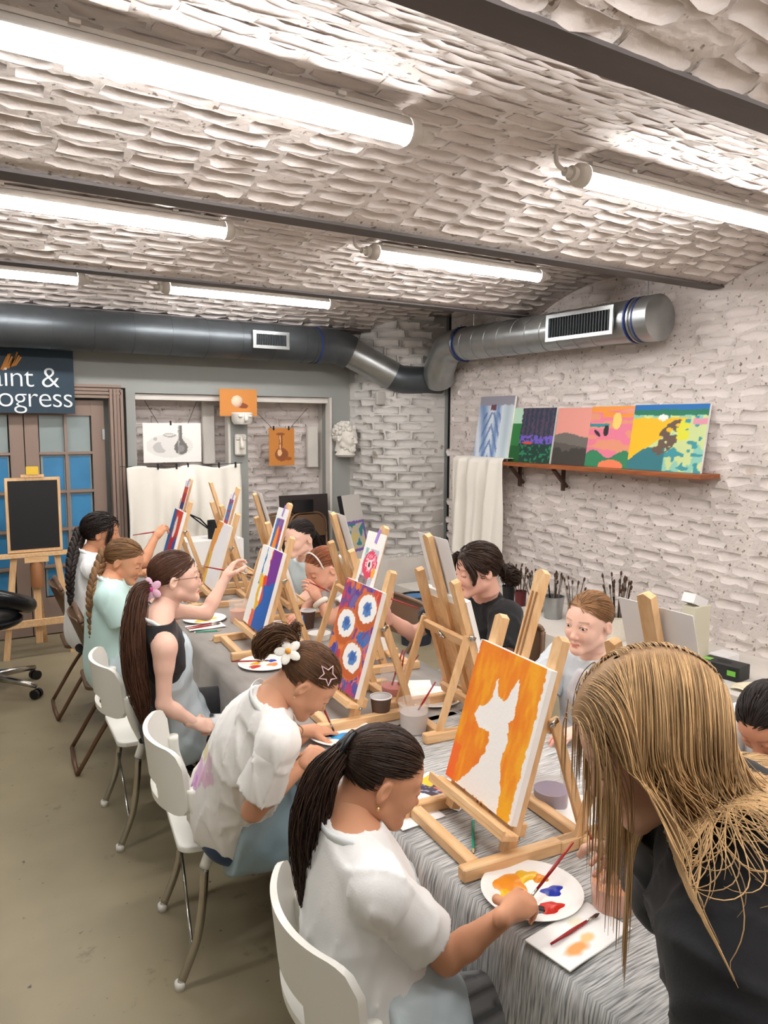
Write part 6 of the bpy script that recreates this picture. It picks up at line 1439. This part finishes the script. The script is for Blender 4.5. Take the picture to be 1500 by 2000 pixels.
# --- curly dark hair, white top
p = Person('girl with dark curly hair and plait in white top reaching to her canvas', (.92, 4.68, 0), (200, 142, 108), 0)
p.head((.96, 4.60, 1.165), -16, 4, 0, .98, 0); p.body((.89, 4.60, 1.055), (.90, 4.72, .55), -4, .145)
p.arm('R', (1.13, 4.35, 1.01), (1.235, 4.45, 1.135), (.6, .25, .6), (-.5, -.4, .6), PEN, .15); p.arm('L', (1.08, 4.80, .85), (1.25, 4.82, .86), (.9, 0, .1), (0, 0, 1), RELAX)
p.build_all(.92); p.tee((236, 236, 236), .45, sleeve_r=.066, loose=.012, hem=-.10); p.trousers((24, 24, 30)); p.apron(.6, .25)
p.pulled(HAIR_BLK, (0, -.10, -.02), 1300, .40, 5, rad=.0016, lift=.05, noise=.12, grow=.006); p.braid(HAIR_BLK, [p.H((0, -.115, -.02)), V(.80, 4.57, 1.06), V(.77, 4.52, .95), V(.765, 4.52, .82)], .034, .018, 16)
p.tail(HAIR_BLK, [p.H((.05, .06, .05)), p.H((.085, .06, .01)), p.H((.088, .045, -.05)), p.H((.08, .05, -.08))], (.006, .012, .010, .004), 60, .008, 6)
stick('paint_brush', (1.10, 4.43, 1.16), (1.36, 4.56, 1.16), .004, M_REDHANDLE, 'red brush in the raised hand of the curly-haired girl', 'brush', BG, M_BRISTLE)

# --- right row: girl in pale vest
p = Person('girl in pale blue vest facing the camera, hair tied back, far right row', (2.12, 4.05, 0), FAIR, 0)
p.head((1.985, 4.07, 1.125), 196, 6, 0, .98, 1); p.body((2.05, 4.11, .995), (2.16, 4.12, .55), 198, .145)
p.arm('L', (1.93, 3.92, .78), (1.75, 3.98, .78), (-.9, .2, 0), (0, 0, 1), RELAX); p.arm('R', (1.92, 4.30, .80), (1.80, 4.18, .80), (-.9, -.2, .1), (0, 0, 1), RELAX)
p.build_all(.92); p.tee((196, 216, 222), tank=True, name='vest', g=.012, neck_r=.082); p.trousers((60, 60, 66))
p.pulled(HAIR_BLK, (0, -.10, .02), 1200, .42, 6, rad=.0013, tail=[(2.12, 4.10, 1.08), (2.15, 4.10, .98), (2.14, 4.10, .90)], tail_r=(.018, .03, .03, .012), tail_n=300)

# --- red-haired girl in profile
p = Person('red-haired girl in profile resting on her elbow behind the doughnut canvas', (2.0, 3.42, 0), (226, 172, 146), 0)
p.head((1.80, 3.425, 1.065), 186, 22, 0, .97, 1); p.body((1.90, 3.42, .965), (2.06, 3.44, .54), 184, .140)
p.arm('L', (1.775, 3.29, .83), (1.735, 3.36, .925), (-.45, .15, .85), (.2, -.8, .3), PEN, .15); p.arm('R', (1.83, 3.64, .82), (1.74, 3.55, .80), (-.8, -.3, 0), (0, 0, 1), RELAX)
p.build_all(.92); p.tee((226, 228, 230), .60, sleeve_r=.068); p.trousers((60, 64, 80))
p.pulled(HAIR_RED, (0, -.10, .01), 1200, .44, 7, rad=.0013, tail=[(1.93, 3.43, 1.03), (1.96, 3.43, .95)], tail_r=(.016, .028, .02), tail_n=260)
p.kid_mb('headband', MB().tube(np.array([p.H(SKULL_C+nrm((math.cos(a), .52, math.sin(a)))*(SKULL_R+.006)) for a in np.linspace(.0, PI, 20)]), .0045, 8), mat('band_white', tuple(srgb(226, 216, 206)), .5))
e, w_ = p.arms['L'][:2]; p.kid_mb('scrunchie', MB().tube(np.array([w_+(e-w_)*.2+.03*(math.cos(a)*nrm(np.cross(e-w_, (0, 1, 0)))+math.sin(a)*nrm(np.cross(e-w_, np.cross(e-w_, (0, 1, 0))))) for a in np.linspace(0, 2*PI, 18, endpoint=False)]), .014, 8, close=True), M_CLOTHWHITE)
stick('paint_brush', (1.70, 3.17, 1.0), (1.70, 3.44, 1.01), .004, M_REDHANDLE, 'red brush in the red-haired girl\'s fist', 'brush', BG, M_BRISTLE)

# --- black-shirted painter
p = Person('dark-haired person in a black tee with low bun, arm stretched to an easel', (2.28, 2.62, 0), ROSY, 0)
p.head((2.09, 2.535, 1.175), 168, 10, 0, 1.0, 1); p.body((2.185, 2.60, 1.035), (2.30, 2.63, .56), 172, .160, 1.1, shR=(2.14, 2.76, .95))
p.arm('R', (2.02, 2.93, .80), (1.875, 2.93, .915), (-.4, .0, .9), (-.6, .3, .4), PEN, .15); p.arm('L', (2.10, 2.36, .76), (1.95, 2.40, .78), (-.9, .1, 0), (0, 0, 1), RELAX)
p.build_all(.96); p.tee((22, 22, 24), .62, sleeve_r=.074, loose=.012); p.trousers((40, 44, 56)); p.apron(.62, .2, .026)
p.pulled(HAIR_DK, (.0, -.112, -.045), 1500, .36, 8, rad=.0013, lift=.03, grow=.006, tail=[tuple(p.H((0, -.135, -.05))), tuple(p.H((.0, -.165, -.085))), tuple(p.H((0, -.17, -.115)))], tail_r=(.022, .040, .036, .02), tail_n=420, wav=.008)
for q in (-1, 1): p.tail(HAIR_DK, [p.H((q*.03, .075, .085)), p.H((q*.07, .075, .045)), p.H((q*.080, .062, -.01)), p.H((q*.070, .066, -.045))], (.008, .018, .016, .005), 110, .005, 9)
stick('paint_brush', (1.91, 2.72, .985), (1.80, 3.02, 1.03), .004, M_REDHANDLE, 'red brush in the black-shirted painter\'s raised hand', 'brush', BG, M_BRISTLE)

# --- fair girl facing the camera
p = Person('fair-haired girl in a pale apron gazing left, facing the camera', (2.25, 1.93, 0), FAIR)
p.head((2.10, 1.905, 1.085), 190, 4, -3, .98, 0, (-.05, -.10)); p.body((2.165, 1.935, .945), (2.28, 1.95, .53), 196, .140)
p.arm('L', (2.04, 1.74, .74), (1.88, 1.72, .78), (-.9, .1, 0), (0, 0, 1), RELAX); p.arm('R', (2.02, 2.10, .74), (1.86, 2.0, .78), (-.9, -.1, 0), (0, 0, 1), RELAX)
p.build_all(.92); p.tee((206, 214, 220), .66, sleeve_r=.07, loose=.012, neck_r=.058); p.trousers((70, 74, 90)); p.apron(.95, .25, .028, mtl=mat('apron_pink', tuple(srgb(228, 226, 230)), .35, alpha=.8, bump=.25, bscale=22), bow=False)
p.pulled(HAIR_FAIR, (0, -.105, -.03), 1600, .47, 10, rad=.0012, tail=[(2.22, 1.96, 1.02), (2.245, 1.97, .93)], tail_r=(.016, .026, .018), tail_n=300)

# --- dark-haired girl at the right edge
p = Person('dark-haired girl with parted hair bowed low at the right edge of the picture', (2.32, 1.22, 0), (206, 150, 120), 0)
p.head((2.135, 1.235, .935), 186, 42, 0, .98, 1); p.body((2.24, 1.24, .905), (2.37, 1.24, .53), 184, .140)
p.arm('L', (2.10, 1.05, .72), (1.95, 1.08, .78), (-.9, .1, 0), (0, 0, 1), RELAX); p.arm('R', (2.10, 1.42, .72), (1.95, 1.38, .78), (-.9, -.1, 0), (0, 0, 1), RELAX)
p.build_all(.92); p.tee((226, 228, 230), .62); p.trousers((60, 60, 70)); p.pulled(HAIR_BLK, (0, -.10, .0), 1400, .40, 11, rad=.0012, tail=[(2.27, 1.25, .98), (2.31, 1.25, .90)], tail_r=(.016, .03, .02), tail_n=300)

# --- blond woman leaning in at the right foreground
p = Person('blond woman in black leaning over the table with loose hair across her face', (1.02, .36, 0), (214, 168, 146))
p.head((.835, .635, 1.385), 138, 30, 0, .98, 1); p.body((.900, .565, 1.30), (.965, .385, .90), 134, .175, 1.22, knees={'L': (1.0, .28, .48), 'R': (1.12, .40, .48)}, ankles={'L': (1.0, .26, .08), 'R': (1.14, .36, .08)}, shR=(.985, .70, 1.215), shL=(.765, .465, 1.205))
p.arm('R', (1.075, .775, 1.00), (1.185, .955, .945), (.45, .65, -.55), (.55, -.2, .6), PEN, .15); p.arm('L', (.70, .36, .98), (.80, .42, .76), (.1, .5, -.7), (-.6, 0, .3), RELAX)
p.build_all(1.0); p.tee((20, 21, 24), long=True, name='black_top', g=.018, hem=-.2, neck_r=.05, loose=.015); p.trousers((24, 25, 28))
def loose_hair(s, material, n, seed, Lmin, Lmax, rad):
    s.cap(mat('hair_blond_base', tuple(srgb(150, 116, 78)), .6), .36, -.72, .009); r = np.random.default_rng(seed); d0 = scalp_dirs(n, seed, .36, -.75); Mn = 24
    keep = ((d0[:, 1] < .55) | (r.random(n) < .22)) & ((d0[:, 0] < -.12) | (d0[:, 1] < .0) | (r.random(n) < .30)); d0 = d0[keep]; n = len(d0); front = (d0[:, 1] > .62) | ((d0[:, 1] > .3) & (r.random(n) < .05))
    ctr = s.H(SKULL_C); Rh = s.hR; rr = (SKULL_R+.010)*s.hs; loc = d0*rr; part = np.where(d0[:, 0]+.12 > 0, 1., -1.); nc = 130; clump = r.integers(0, nc, n); cj = r.normal(size=(nc, 3))*.010
    nl = nrm_rows(d0/rr); gl = Rh.T @ V(0, 0, -1.); sx = np.abs(d0[:, :1]+.12); out = np.stack([part*.9, .05-1.2*np.clip(d0[:, 1]+.1, 0, 1), np.full(n, -.05)], 1)*(1-sx*.8)+gl*sx*1.3+cj[clump]*2; out = nrm_rows(out-nl*(out*nl).sum(1)[:, None])
    P = np.zeros((n, Mn, 3)); P[:, 0] = loc @ Rh.T+ctr; v = out @ Rh.T; Ls = Lmin+(Lmax-Lmin)*r.random(n); Ls[front] *= .72; Ls[(d0[:, 0] > -.12) & (d0[:, 1] > -.2)] *= .62; step = Ls/(Mn-1); g = V(0, 0, -1.)
    lay = 1+r.random(n)*.10; near = (part < 0) & ~front; tgt = r.normal(size=(n, 3))*V(.026, .026, 0); bk = (d0[:, 1] < -.30)[:, None]
    sc_ = [(s.sh['L'], .078), (s.sh['R'], .078), (s.neck-s.T[:, 2]*.03, .085), ((s.sh['L']+s.neck)/2, .075), ((s.sh['R']+s.neck)/2, .075), (s.pel+s.T[:, 2]*s.L*.7, .17), (s.sh['L']-V(0, 0, .10), .10), (s.pel+s.T[:, 2]*s.L*.72+s.T[:, 0]*.09, .165), (s.pel+s.T[:, 2]*s.L*.72-s.T[:, 0]*.09, .165), (s.pel+s.T[:, 2]*s.L*.45, .17)]
    for j in range(1, Mn):
        t = j/(Mn-1); w_ = min(1, .10+t*2.0); v = v*(1-.42*w_)+g*.42*w_+cj[clump]*.14
        q0 = P[:, j-1]; low = np.clip((1.425-q0[:, 2])/.10, 0, 1)*near; f = np.clip((1.34-q0[:, 2])/.14, 0, 1.3)[:, None]; B = np.where(bk, V(.865, .505, 0), V(.795, .570, 0)*(1-f)+V(.772, .578, 0)*f)+tgt*(1.3-f*.5)
        d = B-q0; d[:, 2] = 0; v = v+d*low[:, None]*8.0; v /= np.linalg.norm(v, axis=1, keepdims=True)
        q = q0+v*step[:, None]; ly = 1+(lay-1)*min(1, t*2.2); lo = (q-ctr) @ Rh/(rr*ly[:, None]); k = np.linalg.norm(lo, axis=1); ins = k < 1; lo[ins] /= k[ins][:, None]; q = np.where(ins[:, None], (lo*(rr*ly[:, None])) @ Rh.T+ctr, q)
        lq = ((q-s.hp) @ Rh)/s.hs; ex = np.clip(lq[:, 1]-(.035+.9*np.clip(lq[:, 2]-.01, 0, .2)), 0, .05)*(near & (lq[:, 2] < .07)); q = q-(Rh[:, 1]*s.hs)[None, :]*ex[:, None]*.8
        fc = s.H((0, .04, -.045)); d = q-fc; dl = np.linalg.norm(d, axis=1); R_ = .072*s.hs; ins = dl < R_; q[ins] = fc+d[ins]/dl[ins][:, None]*R_
        for c_, R2 in sc_:
            d = q-c_; dl = np.linalg.norm(d, axis=1); ins = dl < R2; q[ins] = c_+d[ins]/dl[ins][:, None]*R2
        v = nrm_rows(q-q0+1e-6); P[:, j] = q
    tap = np.interp(np.linspace(0, 1, Mn), [0, .15, .8, 1], [.3, 1, .9, .25]); Vt, Q = strands_mesh(P, rad*tap[None, :]*np.ones((n, 1))); s.kid('hair', Vt, Q, material)
loose_hair(p, HAIR_BLOND, 4800, 12, .26, .42, .00088)
stick('paint_brush', (1.17, 1.045, .955), (1.29, 1.06, .77), .0042, M_REDHANDLE, 'left of two red brushes in the blond woman\'s hand', 'brush', BG, M_BRISTLE)
stick('paint_brush', (1.20, 1.05, .958), (1.30, 1.045, .77), .0042, M_REDHANDLE, 'right of two red brushes in the blond woman\'s hand', 'brush', BG, M_BRISTLE)

# ------------------------------------------------------------------ plaster bust on the right post of the niche
Vt, Q, t_ = HEADS[(1, 1)]; bR = frame_from(-62, 2); bp = V(3.80, 6.74, 1.665); bs_ = 1.28
bust = bpy.data.objects.new('plaster_bust', quick_mesh('plaster_bust', (Vt*bs_) @ bR.T, Q)); bust.data.materials.append(M_PLASTER); C.objects.link(bust); bust.location = bp
tag(bust, 'plaster bust of a bearded head fixed to the right post of the niche', 'bust')
Bm = lambda p: (np.asarray(p, float)*bs_) @ bR.T
MB().lathe([(.001, -.185), (.085, -.185), (.105, -.165), (.075, -.125), (.055, -.10), (.001, -.10)], c=(0, 0, -.01), n=20).build('collar', M_PLASTER, bust, auto=40)
hm = MB(); rb_ = np.random.default_rng(8)
for d in scalp_dirs(90, 3, .42, -.7): hm.ball(Bm(SKULL_C+d*SKULL_R), .017+.008*rb_.random(), 7)
hm.build('curls', M_PLASTER, bust, smooth=True)
bm_ = MB()
for k in range(46):
    a = rb_.normal()*.7; q = rb_.random(); bm_.ball(Bm((.052*math.sin(a), .02+.062*math.cos(a)*(1-.2*q), -.075-.035*q)), .012+.005*rb_.random(), 7)
bm_.build('beard', M_PLASTER, bust, smooth=True)
